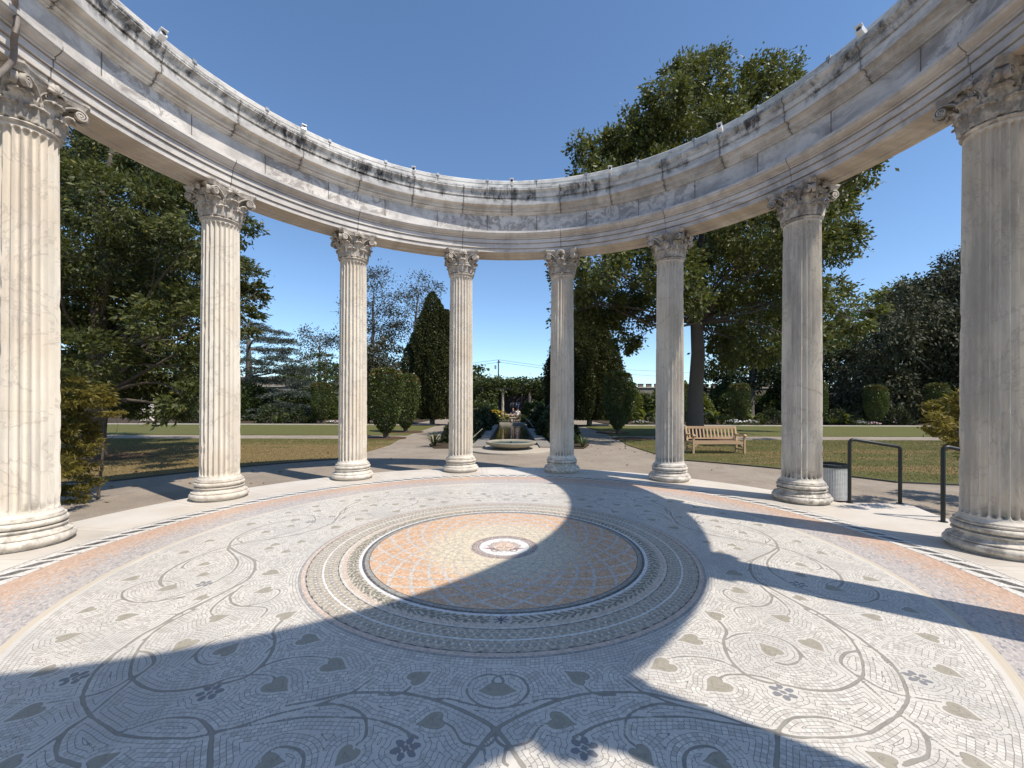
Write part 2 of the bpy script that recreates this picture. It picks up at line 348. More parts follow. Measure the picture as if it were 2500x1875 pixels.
M['skin']=simple('skin',(.50,.30,.21),.55,var=.05); M['hair']=simple('dark_hair',(.03,.02,.015),.6); M['shirt']=simple('white_cotton',(.75,.74,.72),.8,var=.06); M['dark']=simple('dark_cloth',(.03,.03,.04),.85); M['jeans']=simple('blue_denim',(.08,.10,.16),.85)
M['petal_white']=simple('white_petals',(.72,.68,.66),.7,var=.1); M['petal_pink']=simple('pink_petals',(.66,.42,.46),.7); M['petal_yellow']=simple('yellow_petals',(.62,.50,.10),.7)
M['shingle']=simple('brown_shingle',(.13,.085,.06),.9,var=.3); M['lamp']=simple('pale_paint',(.66,.66,.64),.5)
def teak():
    t=Nt('teak'); v=t.obj(); s=t.scale(v,(1,6,6)); n=t.noise(s,5,6,.65,.6)
    return t.pbr(t.mix(n,(.38,.235,.125),(.58,.40,.245)),.6,t.bump(n,.2,.004),spec=.3)
M['teak']=teak()
def water():
    t=Nt('pool_water'); v=t.obj(); n=t.noise(t.scale(v,(.5,1.6,1)),2.2,3,.5)
    return t.pbr((.008,.013,.014),.05,t.bump(n,.5,.02),spec=.6)
M['water']=water()
M['algae']=simple('algae_water',(.03,.045,.012),.15,var=.5,scale=9)
def jet():
    t=Nt('water_jet'); return t.pbr((.75,.8,.85),.1,spec=.6,Transmission_Weight=.75,IOR=1.33)
M['jet']=jet()
LM={}
LM['oak']=leaf_mat('oak_leaf',(.024,.035,.010),(.165,.178,.042),.25,(.26,.19,.04))
LM['willow']=leaf_mat('willow_oak_leaf',(.019,.029,.008),(.130,.142,.034),.25,(.24,.20,.045))
LM['beech']=leaf_mat('copper_beech_leaf',(.020,.023,.012),(.095,.095,.045),.1,None,.7)
LM['shrub']=leaf_mat('glossy_shrub_leaf',(.022,.035,.010),(.145,.175,.045),.15,(.22,.11,.04),.35)
LM['column']=leaf_mat('hornbeam_leaf',(.018,.026,.007),(.088,.092,.024),.2)
LM['cedar']=leaf_mat('cedar_needle',(.030,.042,.034),(.105,.125,.092),.1)
LM['sparse']=leaf_mat('thin_crown_leaf',(.03,.034,.022),(.095,.09,.05),.15)
LM['maple']=leaf_mat('maple_leaf',(.07,.065,.015),(.24,.19,.035),.4)
LM['green']=leaf_mat('garden_leaf',(.022,.038,.010),(.10,.125,.03),.25)
LM['lime']=leaf_mat('lime_leaf',(.06,.08,.015),(.20,.22,.05),.35)
LM['dkleaf']=leaf_mat('dark_leaf',(.014,.022,.009),(.070,.085,.028),.15)
LM['grass']=leaf_mat('grass_blade',(.085,.088,.025),(.20,.185,.06),.2,(.31,.22,.10))
# mosaic drawing: (start width cm, end width cm, points m), leaves (tip, base), flowers
STEMS=[
(3,6,[(1.8,-2.6),(1.74,-2.56),(1.67,-2.52),(1.58,-2.51),(1.49,-2.52),(1.42,-2.56),(1.36,-2.61),(1.3,-2.7),(1.23,-2.8)]),
(3,6,[(0.72,-2.21),(0.79,-2.32),(0.87,-2.38),(0.96,-2.43),(1.12,-2.49),(1.24,-2.56),(1.35,-2.61),(1.44,-2.64),(1.53,-2.64),(1.63,-2.64),(1.78,-2.62),(1.92,-2.56),(2.06,-2.49),(2.2,-2.39),(2.27,-2.31),(2.35,-2.19),(2.41,-2.04),(2.43,-1.88),(2.44,-1.76),(2.42,-1.64),(2.41,-1.46),(2.36,-1.3)]),
(6,6,[(2.37,-1.41),(2.36,-1.3),(2.34,-1.19),(2.32,-1.09),(2.3,-1.0),(2.29,-0.93),(2.29,-0.86),(2.32,-0.75),(2.37,-0.63),(2.43,-0.53),(2.5,-0.43),(2.6,-0.34),(2.72,-0.26),(2.86,-0.16),(2.98,-0.06),(3.04,-0.0),(3.12,0.16),(3.17,0.35),(3.17,0.56),(3.13,0.75),(3.01,0.94),(2.85,1.06)]),
(4,3,[(0.37,-2.64),(0.42,-2.61),(0.51,-2.56),(0.64,-2.52),(0.8,-2.51),(0.96,-2.51),(1.1,-2.54),(1.23,-2.57),(1.36,-2.6)]),
(5,3,[(0.96,-2.43),(0.85,-2.42),(0.75,-2.45),(0.67,-2.5),(0.63,-2.58),(0.62,-2.64),(0.65,-2.69)]),
(4,3,[(0.83,-2.8),(0.85,-2.75),(0.89,-2.71),(0.96,-2.69),(1.01,-2.7),(1.03,-2.73),(1.04,-2.76)]),
(5,3,[(2.3,-1.95),(2.21,-1.97),(2.13,-2.03),(2.09,-2.09),(2.09,-2.17),(2.11,-2.21),(2.13,-2.29),(2.19,-2.35),(2.28,-2.38),(2.37,-2.41)]),
(4,3,[(2.09,-2.17),(2.08,-2.29),(2.07,-2.4),(2.06,-2.49),(2.06,-2.56),(2.07,-2.65),(2.08,-2.75)]),
(4,6,[(2.06,-2.53),(2.07,-2.58),(2.04,-2.65),(2.0,-2.7),(1.94,-2.75),(1.87,-2.77),(1.8,-2.79)]),
(4,5,[(2.34,-1.4),(2.38,-1.55),(2.39,-1.72),(2.34,-1.88),(2.27,-2.01),(2.2,-2.11),(2.13,-2.19),(2.04,-2.25),(1.93,-2.3),(1.84,-2.32),(1.72,-2.31),(1.61,-2.27),(1.53,-2.25),(1.45,-2.19),(1.43,-2.07),(1.45,-1.95),(1.5,-1.83),(1.57,-1.73),(1.59,-1.65),(1.59,-1.57)]),
(3,4,[(1.52,-1.82),(1.62,-1.76),(1.75,-1.74),(1.84,-1.77),(1.91,-1.84),(1.92,-1.93),(1.89,-2.01),(1.82,-2.07),(1.75,-2.09),(1.7,-2.07)]),
(4,2,[(1.92,-1.93),(1.91,-2.04),(1.91,-2.11),(1.94,-2.15)]),
(4,3,[(1.53,-2.25),(1.46,-2.2),(1.42,-2.11),(1.34,-2.04),(1.23,-2.01),(1.13,-2.01),(1.05,-2.03)]),
(4,3,[(1.61,-2.27),(1.56,-2.22),(1.49,-2.19),(1.4,-2.18),(1.32,-2.19),(1.26,-2.23)]),
(3,3,[(1.48,-1.97),(1.47,-1.89),(1.43,-1.82),(1.35,-1.81)]),
(5,3,[(2.24,-1.09),(2.25,-1.15),(2.25,-1.26),(2.23,-1.38),(2.2,-1.45),(2.16,-1.49),(2.12,-1.52)]),
(5,3,[(2.25,-1.0),(2.24,-1.11),(2.22,-1.2),(2.17,-1.27),(2.11,-1.33),(2.04,-1.36),(1.93,-1.37),(1.84,-1.38),(1.79,-1.42),(1.78,-1.47),(1.77,-1.53)]),
(5,3,[(2.15,-1.3),(2.04,-1.36),(1.95,-1.34),(1.87,-1.28),(1.85,-1.19),(1.86,-1.12),(1.9,-1.07),(1.95,-1.06)]),
(3,2,[(2.3,-0.79),(2.33,-0.83),(2.32,-0.93),(2.32,-1.05),(2.39,-1.2),(2.43,-1.38),(2.49,-1.47),(2.55,-1.49)]),
(3,2,[(2.39,-1.48),(2.52,-1.49),(2.7,-1.51)]),
(3,2,[(2.4,-1.57),(2.38,-1.83),(2.43,-1.93),(2.54,-1.98),(2.64,-2.01),(2.68,-2.08)]),
(3,2,[(2.42,-1.97),(2.38,-2.07),(2.39,-2.18)]),
(3,2,[(1.59,-2.27),(1.58,-2.3)]),
(5,4,[(3.03,-0.02),(2.98,-0.11),(2.82,-0.26),(2.67,-0.42),(2.6,-0.53),(2.54,-0.69),(2.54,-0.82),(2.55,-0.97),(2.61,-1.1),(2.67,-1.2),(2.73,-1.26)]),
(5,3,[(2.59,-1.2),(2.75,-1.28),(2.89,-1.3),(3.03,-1.25),(3.12,-1.18),(3.18,-1.08),(3.15,-0.94),(3.01,-0.9),(2.88,-0.94),(2.82,-1.0)]),
(3,2,[(3.05,-1.25),(3.13,-1.28),(3.18,-1.37)]),
(3,2,[(2.59,-1.21),(2.77,-1.4),(2.92,-1.51),(2.99,-1.6),(3.0,-1.68),(2.95,-1.73)]),
(5,2,[(3.01,-0.06),(2.96,-0.0),(2.96,0.11),(3.0,0.21),(3.08,0.3),(3.19,0.35)]),
(3,2,[(2.98,-0.11),(3.05,-0.23),(3.16,-0.27),(3.27,-0.26),(3.37,-0.21)]),
(4,3,[(2.97,-0.12),(3.1,-0.23),(3.14,-0.42),(3.1,-0.57),(3.03,-0.63),(2.94,-0.63),(2.86,-0.58),(2.83,-0.5),(2.85,-0.44),(2.92,-0.42),(3.0,-0.44)]),
(3,2,[(3.12,-0.53),(3.07,-0.67),(3.1,-0.79)]),
(3,2,[(2.39,-0.59),(2.34,-0.65),(2.28,-0.69),(2.22,-0.69)]),
(4,2,[(2.58,-0.35),(2.5,-0.4),(2.4,-0.47),(2.28,-0.47)]),
(3,2,[(3.34,0.44),(3.36,0.35),(3.33,0.22)]),
(5,4,[(2.81,1.06),(2.88,0.9),(2.95,0.71),(2.92,0.47),(2.82,0.34),(2.71,0.28),(2.56,0.28),(2.4,0.34),(2.32,0.47),(2.33,0.6),(2.42,0.73),(2.57,0.77),(2.7,0.71),(2.7,0.57),(2.65,0.52)]),
(4,3,[(2.8,0.33),(2.65,0.25),(2.47,0.16),(2.37,0.06),(2.31,-0.03),(2.29,-0.12)]),
(4,3,[(2.76,0.3),(2.64,0.21),(2.58,0.12),(2.56,0.02)]),
(4,6,[(-1.1,-2.43),(-1.03,-2.41),(-0.96,-2.39),(-0.82,-2.34),(-0.67,-2.33),(-0.5,-2.34),(-0.33,-2.39),(-0.17,-2.47),(-0.02,-2.57),(0.05,-2.66),(0.1,-2.75),(0.13,-2.8)]),
(4,3,[(-0.02,-2.57),(-0.01,-2.61),(0.01,-2.66),(0.05,-2.69),(0.11,-2.68),(0.16,-2.66),(0.21,-2.58),(0.27,-2.54)]),
(4,3,[(0.64,-2.35),(0.55,-2.35),(0.5,-2.31),(0.48,-2.26)]),
(4,3,[(0.01,-2.27),(0.03,-2.24),(0.01,-2.2),(-0.06,-2.18),(-0.14,-2.22),(-0.17,-2.31),(-0.14,-2.38),(-0.08,-2.43),(0.01,-2.45),(0.14,-2.42),(0.26,-2.38),(0.36,-2.38)]),
(3,4,[(-0.06,-2.79),(-0.04,-2.77),(-0.05,-2.71)]),
(3,3,[(0.4,-2.66),(0.43,-2.6)])]
LEAVES=[[(0.9,-2.13),(1.06,-2.07)],[(1.15,-2.32),(1.3,-2.24)],[(1.19,-1.83),(1.35,-1.81)],[(1.55,-1.43),(1.64,-1.55)],[(1.72,-1.85),(1.76,-2.0)],[(2.08,-1.97),(2.05,-1.81)],[(2.02,-1.49),(2.13,-1.57)],[(0.7,-2.8),(0.64,-2.69)],[(0.95,-2.77),(1.04,-2.77)],[(2.44,-2.55),(2.36,-2.42)],[(2.16,-2.81),(2.09,-2.75)],[(1.72,-2.75),(1.77,-2.8)],[(2.7,-2.22),(2.64,-2.1)],[(2.7,-1.48),(2.82,-1.55)],[(2.86,-1.73),(2.96,-1.83)],[(2.92,-1.11),(2.81,-1.0)],[(3.18,-1.48),(3.13,-1.38)],[(3.41,-0.9),(3.29,-0.82)],[(2.48,-1.27),(2.41,-1.18)],[(2.08,-1.14),(1.96,-1.05)],[(2.98,-0.56),(2.91,-0.47)],[(3.33,0.11),(3.28,0.21)],[(2.07,-0.74),(2.23,-0.7)],[(3.51,0.46),(3.45,0.54)],[(3.35,0.08),(3.27,0.21)],[(3.43,-0.24),(3.36,-0.15)],[(2.98,-0.57),(2.91,-0.48)],[(3.24,1.27),(3.14,1.36)],[(3.37,0.86),(3.28,0.92)],[(2.69,0.88),(2.58,0.96)],[(2.6,0.49),(2.47,0.59)],[(2.6,-0.12),(2.54,-0.02)],[(2.36,-0.21),(2.3,-0.12)],[(2.22,0.16),(2.17,0.26)],[(2.38,1.01),(2.29,1.09)],[(2.78,-0.79),(2.74,-0.72)],[(2.03,0.74),(2.14,0.62)],[(-0.11,-2.32),(0.02,-2.3)],[(0.39,-2.15),(0.51,-2.24)],[(0.4,-2.56),(0.26,-2.52)]]
FLOWERS=[(1.57,-2.33),(2.43,-2.21),(2.61,-0.96),(0.41,-2.7),(2.81,0.23),(3.12,1.06)]
# ------------------------------------------------------------------ the round temple
RB,RT=.286,.263
ZSB,ZAS,ZAR=.335,4.585,5.142       # shaft foot, astragal, underside of architrave
def make_shaft(parent):
    NF,SEG=24,10; na=NF*SEG
    zs=[]; z0,z1=ZSB+.05,ZAS-.03
    e=.045
    zs+= [ZSB,ZSB+.02,ZSB+.035,z0]
    for k in range(1,7): zs.append(z0+e*(1-math.cos(k/6*PI/2)))
    for k in range(1,70): zs.append(z0+e+(z1-z0-2*e)*k/70)
    for k in range(0,7): zs.append(z1-e+e*math.sin(k/6*PI/2))
    zs+= [z1+.012,ZAS-.012]
    V=[];fl=[]; rng=np.random.default_rng(3); chip={}
    for q in range(170):   # chipped arrises
        chip.setdefault(int(rng.integers(0,NF)),[]).append((rng.uniform(z0+.05,z1-.05) if rng.uniform()<.7 else z0+rng.uniform(.05,.9),rng.uniform(.02,.10),rng.uniform(.004,.013)))
    for z in zs:
        t=(z-ZSB)/(ZAS-ZSB); R=RB+(RT-RB)*(t**1.5)
        if z<z0: R+= .030*((z0-z)/.05)**2
        w=0
        if z0<z<z1:
            w=1.
            if z<z0+e: w=math.sqrt(max(0,1-((z0+e-z)/e)**2))
            if z>z1-e: w=math.sqrt(max(0,1-((z-z1+e)/e)**2))
        for k in range(na):
            f=(k%SEG)/SEG; u=(f-.5)/.43          # -1..1 across flute
            a=TAU*k/na; d=0
            if abs(u)<w and w>0: d=.047*math.sqrt(max(0,1-(u/w)**2))*min(1,w*1.5)
            if d==0 and w>0:
                for zc,h,dep in chip.get((k//SEG+(1 if f>.5 else 0))%NF,()):
                    if abs(z-zc)<h: d=max(d,dep*(1-((z-zc)/h)**2))
            V.append(((R-d)*math.cos(a),(R-d)*math.sin(a),z)); fl.append(min(1,d/.042))
    F=[(i*na+k,i*na+(k+1)%na,(i+1)*na+(k+1)%na,(i+1)*na+k) for i in range(len(zs)-1) for k in range(na)]
    o=np_mesh('shaft',V,F,M['shaft'],parent,{'flute':('FLOAT','POINT',fl)},smooth=True)
    bm=bmesh.new(); bm.from_mesh(o.data); bm.normal_update()
    for ed in bm.edges:
        if len(ed.link_faces)==2 and ed.link_faces[0].normal.dot(ed.link_faces[1].normal)<.86: ed.smooth=False
    bm.to_mesh(o.data); bm.free(); return o
def torus_prof(z0,z1,r,bulge,n=8):
    return [(r-bulge+bulge*math.sin(PI*k/n) if True else r, z0+(z1-z0)*(1-math.cos(PI*k/n))/2) for k in range(n+1)]
def make_base(parent):
    p=[(.30,.0),(.372,.0),(.372,.020)]
    p+=torus_prof(.020,.114,.424,.050)
    p+=[(.388,.114),(.388,.118),(.396,.119),(.396,.128)]
    for k in range(0,9):
        t=k/8; p.append((.394-.066*math.sin(t*PI/2)**.75,.128+.060*t))
    p+=[(.326,.190),(.350,.191),(.354,.194),(.354,.206),(.350,.209),(.305,.210),(.305,.224)]
    p+=torus_prof(.224,.290,.360,.040)
    p+=[(.318,.290),(.318,.296),(.338,.297),(.338,.314),(.318,.316),(.316,.335),(.2,.335)]
    return MB().lathe(p,72).build('base',M['base'],parent,smooth=40)
def bell(z):
    t=max(0,min(1,(z-4.62)/.43)); return .250+.02*t+.075*t**4
def acanthus(parent,ang,z0,h,w0,lean,curl):
    U,T=9,20; V=[]
    P=[];L=0
    for k in range(13):
        t=k/12; z=z0+h*t; P.append((bell(z)+.012+lean*t*t,z))
    r0,zt=P[-1]
    for k in range(1,8):
        a=k/7*PI*1.0
        P.append((r0+curl*(1-math.cos(a)),zt+curl*1.0*math.sin(a)))
    for i,(r,z) in enumerate(P):
        t=i/12
        lob=1+.13*math.sin(t*TAU*2.9-.6)
        w=w0*(.80+.35*t-.12*t*t)*lob if t<=1 else w0*(1.03*lob*(1-.42*(t-1)/.58))
        for j in range(U):
            u=-1+2*j/(U-1)
            rib=.007*math.cos(u*PI*2.5)+.012*(abs(u)<.15)
            cup=-.022*u*u if t<=1 else .010*u*u
            # ribs are set off along the local normal
            i0,i1=max(i-1,0),min(i+1,len(P)-1); tx,tz=P[i1][0]-P[i0][0],P[i1][1]-P[i0][1]; ln=math.hypot(tx,tz) or 1
            nr,nz=tz/ln,-tx/ln
            rr=r+nr*(rib)+cup; zz=z+nz*rib-(.016*u*u if t>1 else 0)+ .012*t*(1-abs(math.sin(u*PI*2.5)))*(t>.75)
            a=ang+u*w/max(r,.2)
            V.append((rr*math.sin(a),rr*math.cos(a),zz))
    F=[(i*U+j,i*U+j+1,(i+1)*U+j+1,(i+1)*U+j) for i in range(len(P)-1) for j in range(U-1)]
    bm=bmesh.new(); vs=[bm.verts.new(v) for v in V]; [bm.faces.new([vs[i] for i in f]) for f in F]
    bmesh.ops.recalc_face_normals(bm,faces=bm.faces)
    bmesh.ops.solidify(bm,geom=list(bm.faces),thickness=.016)
    for f in bm.faces: f.smooth=True
    me=bpy.data.meshes.new('acanthus_leaf'); bm.to_mesh(me); bm.free(); me.materials.append(M['capital'])
    return link(bpy.data.objects.new('acanthus_leaf',me),parent)
def scroll(parent,name,p0,p1,z0,zc,rs,turns,wid,th,taper=.25):
    """ribbon rising from p0 (xy,z0) and rolling up next to p1"""
    p0=Vector((*p0,0)); p1=Vector((*p1,0)); d=(p1-p0); L=d.length; d.normalize(); perp=Vector((d.y,-d.x,0))
    path=[]
    cx=L-rs
    top=zc+rs
    for k in range(11):
        t=k/10; x=cx*(.06*t+.94*t*t) if False else cx*(t**1.35); z=z0+(top-z0)*(1-(1-t)**1.9)
        path.append((x,z,1.))
    n=int(turns*16)
    for k in range(1,n+1):
        t=k/n; a=PI/2-TAU*turns*t; r=rs*(1-(1-taper)*t**.75)
        path.append((cx+r*math.cos(a),zc+r*math.sin(a),1-.25*t))
    V=[];m=len(path)
    for i,(x,z,w) in enumerate(path):
        xa,za,_=path[max(i-1,0)]; xb,zb,_=path[min(i+1,m-1)]; tx,tz=xb-xa,zb-za; l=math.hypot(tx,tz) or 1
        nx,nz=-tz/l,tx/l
        for s1,s2 in((-1,-1),(1,-1),(1,1),(-1,1)):
            q=p0+d*(x+nx*th/2*s1)+perp*(wid/2*w*s2); V.append((q.x,q.y,z+nz*th/2*s1))
    F=[(i*4+k,i*4+(k+1)%4,(i+1)*4+(k+1)%4,(i+1)*4+k) for i in range(m-1) for k in range(4)]
    F+=[(0,3,2,1),tuple((m-1)*4+k for k in range(4))]
    mb=MB(); mb.add(V,F)
    e=p0+d*cx   # eye
    mb.tube([(e+perp*wid*.52).to_tuple()[:2]+(zc,),(e-perp*wid*.52).to_tuple()[:2]+(zc,)],rs*.2,10)
    return mb.build(name,M['capital'],parent,smooth=50)
def make_capital(parent):
    MBc=MB()
    p=[(.2,4.565),(RT+.004,4.573),(RT+.006,4.580)]+[(RT+.004+.026*math.sin(PI*k/6),4.583+.045*k/6) for k in range(7)]+[(.255,4.632)]
    p+=[(bell(z),z) for z in np.linspace(4.64,5.05,12)]+[(.30,5.062),(.2,5.062)]
    cap=MBc.lathe(p,48).build('capital',M['capital'],parent,smooth=45)
    # abacus with hollow sides
    def outline(s,mid):
        pts=[]
        for q in range(4):
            a0=q*PI/2-PI/4+.085; a1=q*PI/2+PI/4-.085
            A=Vector((.515*math.sin(a0),.515*math.cos(a0))); B=Vector((.515*math.sin(a1),.515*math.cos(a1))); m=Vector((math.sin(q*PI/2),math.cos(q*PI/2)))
            for k in range(13):
                t=k/12; b=A.lerp(B,t); dep=(A.dot(m)-mid)*(1-(2*t-1)**2); pts.append((b-m*dep)*s)
        return pts
    V=[];prof=[(.915,5.050),(.925,5.058),(.945,5.085),(.972,5.100),(.976,5.106),(1.,5.112),(1.,5.140)]
    for s,z in prof: V+=[(p.x,p.y,z) for p in outline(s,.318)]
    n=52; F=[(i*n+k,i*n+(k+1)%n,(i+1)*n+(k+1)%n,(i+1)*n+k) for i in range(len(prof)-1) for k in range(n)]+[tuple(range(n))[::-1],tuple((len(prof)-1)*n+k for k in range(n))]
    MB().add(V,F).build('abacus',M['capital'],cap,smooth=35)
    for k in range(8):
        acanthus(cap,TAU*k/8+TAU/16,4.634,.150,.098,.016,.030)
        acanthus(cap,TAU*k/8,4.640,.262,.090,.030,.036)
    for q in range(4):
        a=q*PI/2+PI/4; c=Vector((math.sin(a),math.cos(a)))
        for s in(-1,1):
            a2=a+s*.50; p0=Vector((math.sin(a2),math.cos(a2)))*.272; p1=c*.492+Vector((math.sin(a+s*PI/2),math.cos(a+s*PI/2)))*.022
            scroll(cap,'volute',p0,p1,4.84,4.978,.066,1.9,.052,.016)
            a3=q*PI/2+s*.40; p0=Vector((math.sin(a3),math.cos(a3)))*.288; p1=Vector((math.sin(q*PI/2+s*.03),math.cos(q*PI/2+s*.03)))*.334
            scroll(cap,'helix',p0,p1,4.85,4.975,.036,1.6,.040,.013)
            a4=q*PI/2+s*.44    # stalk sheath below each pair of scrolls
            P=[(bell(z)*math.sin(a4)*1.06,bell(z)*math.cos(a4)*1.06,z) for z in(4.66,4.76,4.83,4.85,4.868,4.875)]
            MB().tube(P,[.016,.020,.026,.036,.036,.022],10).build('caulicole',M['capital'],cap,smooth=50)
        m=Vector((math.sin(q*PI/2),math.cos(q*PI/2),0)); sd=Vector((m.y,-m.x,0))
        V=[];R,A=5,29
        for i in range(R+1):
            for k in range(A):
                an=-PI*.14+PI*1.28*k/(A-1); rr=.105*i/R; rip=abs(math.sin(k/(A-1)*PI*7)); rr*=(.88+.12*rip if i==R else 1)
                off=.345+.055*math.sin(PI*min(1,i/R*.55+.25))*(.78+.22*rip)
                q_=m*off+sd*(rr*math.cos(an)); V.append((q_.x,q_.y,5.040+rr*math.sin(an)*.95))
        F=[(i*A+k,i*A+k+1,(i+1)*A+k+1,(i+1)*A+k) for i in range(R) for k in range(A-1)]
        bm=bmesh.new(); vs=[bm.verts.new(v) for v in V]; [bm.faces.new([vs[i] for i in f]) for f in F]
        bmesh.ops.remove_doubles(bm,verts=bm.verts,dist=.0005); bmesh.ops.recalc_face_normals(bm,faces=bm.faces); bmesh.ops.solidify(bm,geom=list(bm.faces),thickness=.045)
        for f in bm.faces: f.smooth=True
        me=bpy.data.meshes.new('fleuron'); bm.to_mesh(me); bm.free(); me.materials.append(M['capital']); link(bpy.data.objects.new('fleuron',me),cap)
    return cap
COLUMN_LABELS={1:('cream fluted column cut by the left edge of the photo',.34),2:('cream fluted column standing in front of the big dark oak on the left',.22),
3:('cream fluted column standing left of the paired clipped shrubs',.24),4:('cream sunlit column standing left of the fountain basin',.26),
5:('shaded column with thin sunlit streaks right of the fountain basin',.5),6:('half shaded fluted column just left of the wooden bench',.55),
7:('grey stained fluted column beside the wire litter bin',.85),8:('large stained fluted column cut by the right edge of the photo',.66),
9:('fluted column behind the photographer, first past the right photo edge',.6),10:('fluted column behind the photographer, second past the right photo edge',.5),
11:('fluted column behind the photographer, third past the right photo edge',.5),12:('fluted column behind the photographer, third past the left photo edge',.4),
13:('fluted column behind the photographer, second past the left photo edge',.3),14:('fluted column behind the photographer, first past the left photo edge',.2)}
first=empty('marble_column'); make_base(first); make_shaft(first); make_capital(first)
for k in range(1,15):
    c=first if k==1 else copy_tree(first)
    a=AZ0+(k-4.5)*DAZ
    c.location=(S*math.sin(a),S*math.cos(a),0); c.rotation_euler=(0,0,-a+PI*(1+.5*((k*3)%4)))
    lab,st=COLUMN_LABELS[k]; tag(c,lab,'column','columns round the temple floor')
    def setp(o):
        o['stain']=st; o['seed']=(k*.377)%1
        for ch in o.children: setp(ch)
    for ch in c.children: setp(ch)
# ring entablature --------------------------------------------------
def Rr(l): return [(r*S,z*S) for r,z in l]
def both(inner,outer_off=2.004):
    """closed section: inner side bottom->top, then the outer side mirrored top->bottom"""
    return inner
ent=empty('entablature',(0,0,0)); tag(ent,'weathered marble ring beam with cornice carried on all the columns','entablature')
NS=336
def ring(name,inner,outer,mat,parent): return MB().lathe(Rr(inner+outer[::-1]),NS,closed=True).build(name,M[mat],parent,smooth=32)
def mir(l,c=1.001): return [(2*c-r,z) for r,z in l]
arch=[(.950,.9525),(.950,.9655),(.9535,.9660),(.9535,.9678),(.9455,.9680),(.9455,.9858),(.949,.9863),(.949,.9882),(.941,.9884),(.941,1.0025),(.944,1.0030),(.944,1.0050),(.9375,1.0052),(.9360,1.0070),(.9360,1.0085),(.9385,1.0095)]
arch+=[(.9385-.0150*math.sin(t*PI/2)**1.3,1.0095+.0140*t) for t in(.2,.4,.6,.8,1.)]
arch+=[(.9225,1.0240),(.9205,1.0245),(.9205,1.0325),(.9235,1.0335),(.957,1.0352)]
arch_o=mir(arch)
# sunk panel in the soffit: closed section starting on the soffit
A=ring('architrave',[(.975,.9570),(.974,.9525)]+[(.950,.9525)]+arch[1:],[(1.027,.9570),(1.028,.9525),(1.052,.9525)]+arch_o[1:],'architrave',ent)
fr=[(.954,1.0352),(.954,1.1128)]
B=ring('frieze',fr,mir(fr),'frieze',ent)
cor=[(.9495,1.1128),(.9465,1.1130),(.9465,1.1165)]
cor+=[(.9465-.012*t-.004*math.sin(t*TAU),1.1165+.0100*t) for t in(.15,.3,.5,.7,.85,1.)]
cor+=[(.9325,1.1270),(.9325,1.1290)]+[(.9325-.0085*(1-math.cos(t*PI/2)),1.1290+.0130*math.sin(t*PI/2)) for t in(.2,.4,.6,.8,1.)]
cor+=[(.9175,1.1425),(.9170,1.1395),(.9130,1.1395),(.9125,1.1410),(.9125,1.1635),(.9160,1.1650),(.9160,1.1690),(.9100,1.1700),(.9100,1.1725)]
cor+=[(.9100-.0040*t,1.1725+.0095*math.sin(t*PI/2)) for t in(.3,.6,1.)]+[(.9100,1.1825),(.9085,1.1845)]
cor+=[(.9085-.0085*t+.003*math.sin(t*TAU),1.1845+.0175*t) for t in(.15,.3,.45,.6,.75,.9,1.)]
cor+=[(.8985,1.2030),(.8985,1.2090),(.905,1.2105),(.950,1.2185)]
Cn=ring('cornice',cor,mir(cor),'cornice',ent)
par=[(.945,1.2185),(.945,1.2440),(.9435,1.2455),(.9435,1.2580),(.9455,1.2610),(.953,1.2640)]
Pp=ring('parapet',par,mir(par,1.0),'parapet',ent)
for k in range(28):
    a=AZ0+DAZ/4+k*DAZ/2
    if abs(((a+PI)%TAU)-PI)>2.1: continue
    Mz=Matrix.Rotation(-a,4,'Z'); r=.9425*S
    MB().box((0,0,0),(.062,.022,.05)).box((0,.10,.030),(.055,.20,.012)).build('clamp',M['clip'],Pp)
    o=Pp.children[-1]; o.location=(r*math.sin(a),r*math.cos(a),1.2635*S-.025); o.rotation_euler=(0,0,-a)
# floodlights in every other bay joint --------------------------------
FL={-3:('white floodlight above the leftmost column pair, near the left photo edge',),-2:('white floodlight on the cornice left of the second column from the left',),-1:('white floodlight on the cornice between the two cream columns left of the fountain',),
0:('white floodlight on the cornice straight above the fountain basin',),1:('white floodlight on the cornice right of the shaded streaked column',),2:('white floodlight on the cornice in front of the tall oak crown',),3:('white floodlight nearest the top right corner of the photo',)}
def floodlight():
    r=empty('floodlight')
    MB().box((0,0,0),(.105,.17,.095)).box((0,-.10,.042),(.115,.07,.012)).build('housing',M['white'],r)
    MB().tube([(0,-.0855,0),(0,-.092,0)],.036,14).build('lens',M['lens'],r)
    MB().tube([(0,.06,-.05),(0,.075,-.12)],.014,8).tube([(0,.075,-.112),(0,.075,-.128)],.045,12).build('bracket',M['clip'],r)
    return r
f0=floodlight()
for k in range(-3,4):
    o=f0 if k==-3 else copy_tree(f0)
    a=AZ0+k*DAZ; r=.9145*S
    o.location=(r*math.sin(a),r*math.cos(a),1.2105*S+.135)
    o.rotation_euler=(math.radians(-14),0,-a+(0.25 if k>0 else -.2)*(k!=0)); o.scale=(.78,.78,.78); tag(o,FL[k][0],'floodlight','floodlights along the cornice')
P=[(.9330*S*math.sin(a),.9330*S*math.cos(a),1.2165*S+.026) for a in np.linspace(AZ0-4.5*DAZ,AZ0+4.5*DAZ,200)]
tag(MB().tube(P,.017,6).build('cable_conduit',M['conduit'],smooth=60),'thin pale conduit pipe running along the cornice top between the floodlights','conduit')
def cylpt(x,y,R):
    """point of the vertical cylinder of radius R (in ring radii) seen at photo position x,y"""
    p=at(x,y,1.)-Vector((CAMX,CAMY,CAMH)); a=p.x**2+p.y**2; b=CAMX*p.x+CAMY*p.y; c=CAMX**2+CAMY**2-(R*S)**2
    return Vector((CAMX,CAMY,CAMH))+p*((-b+math.sqrt(b*b-a*c))/a)
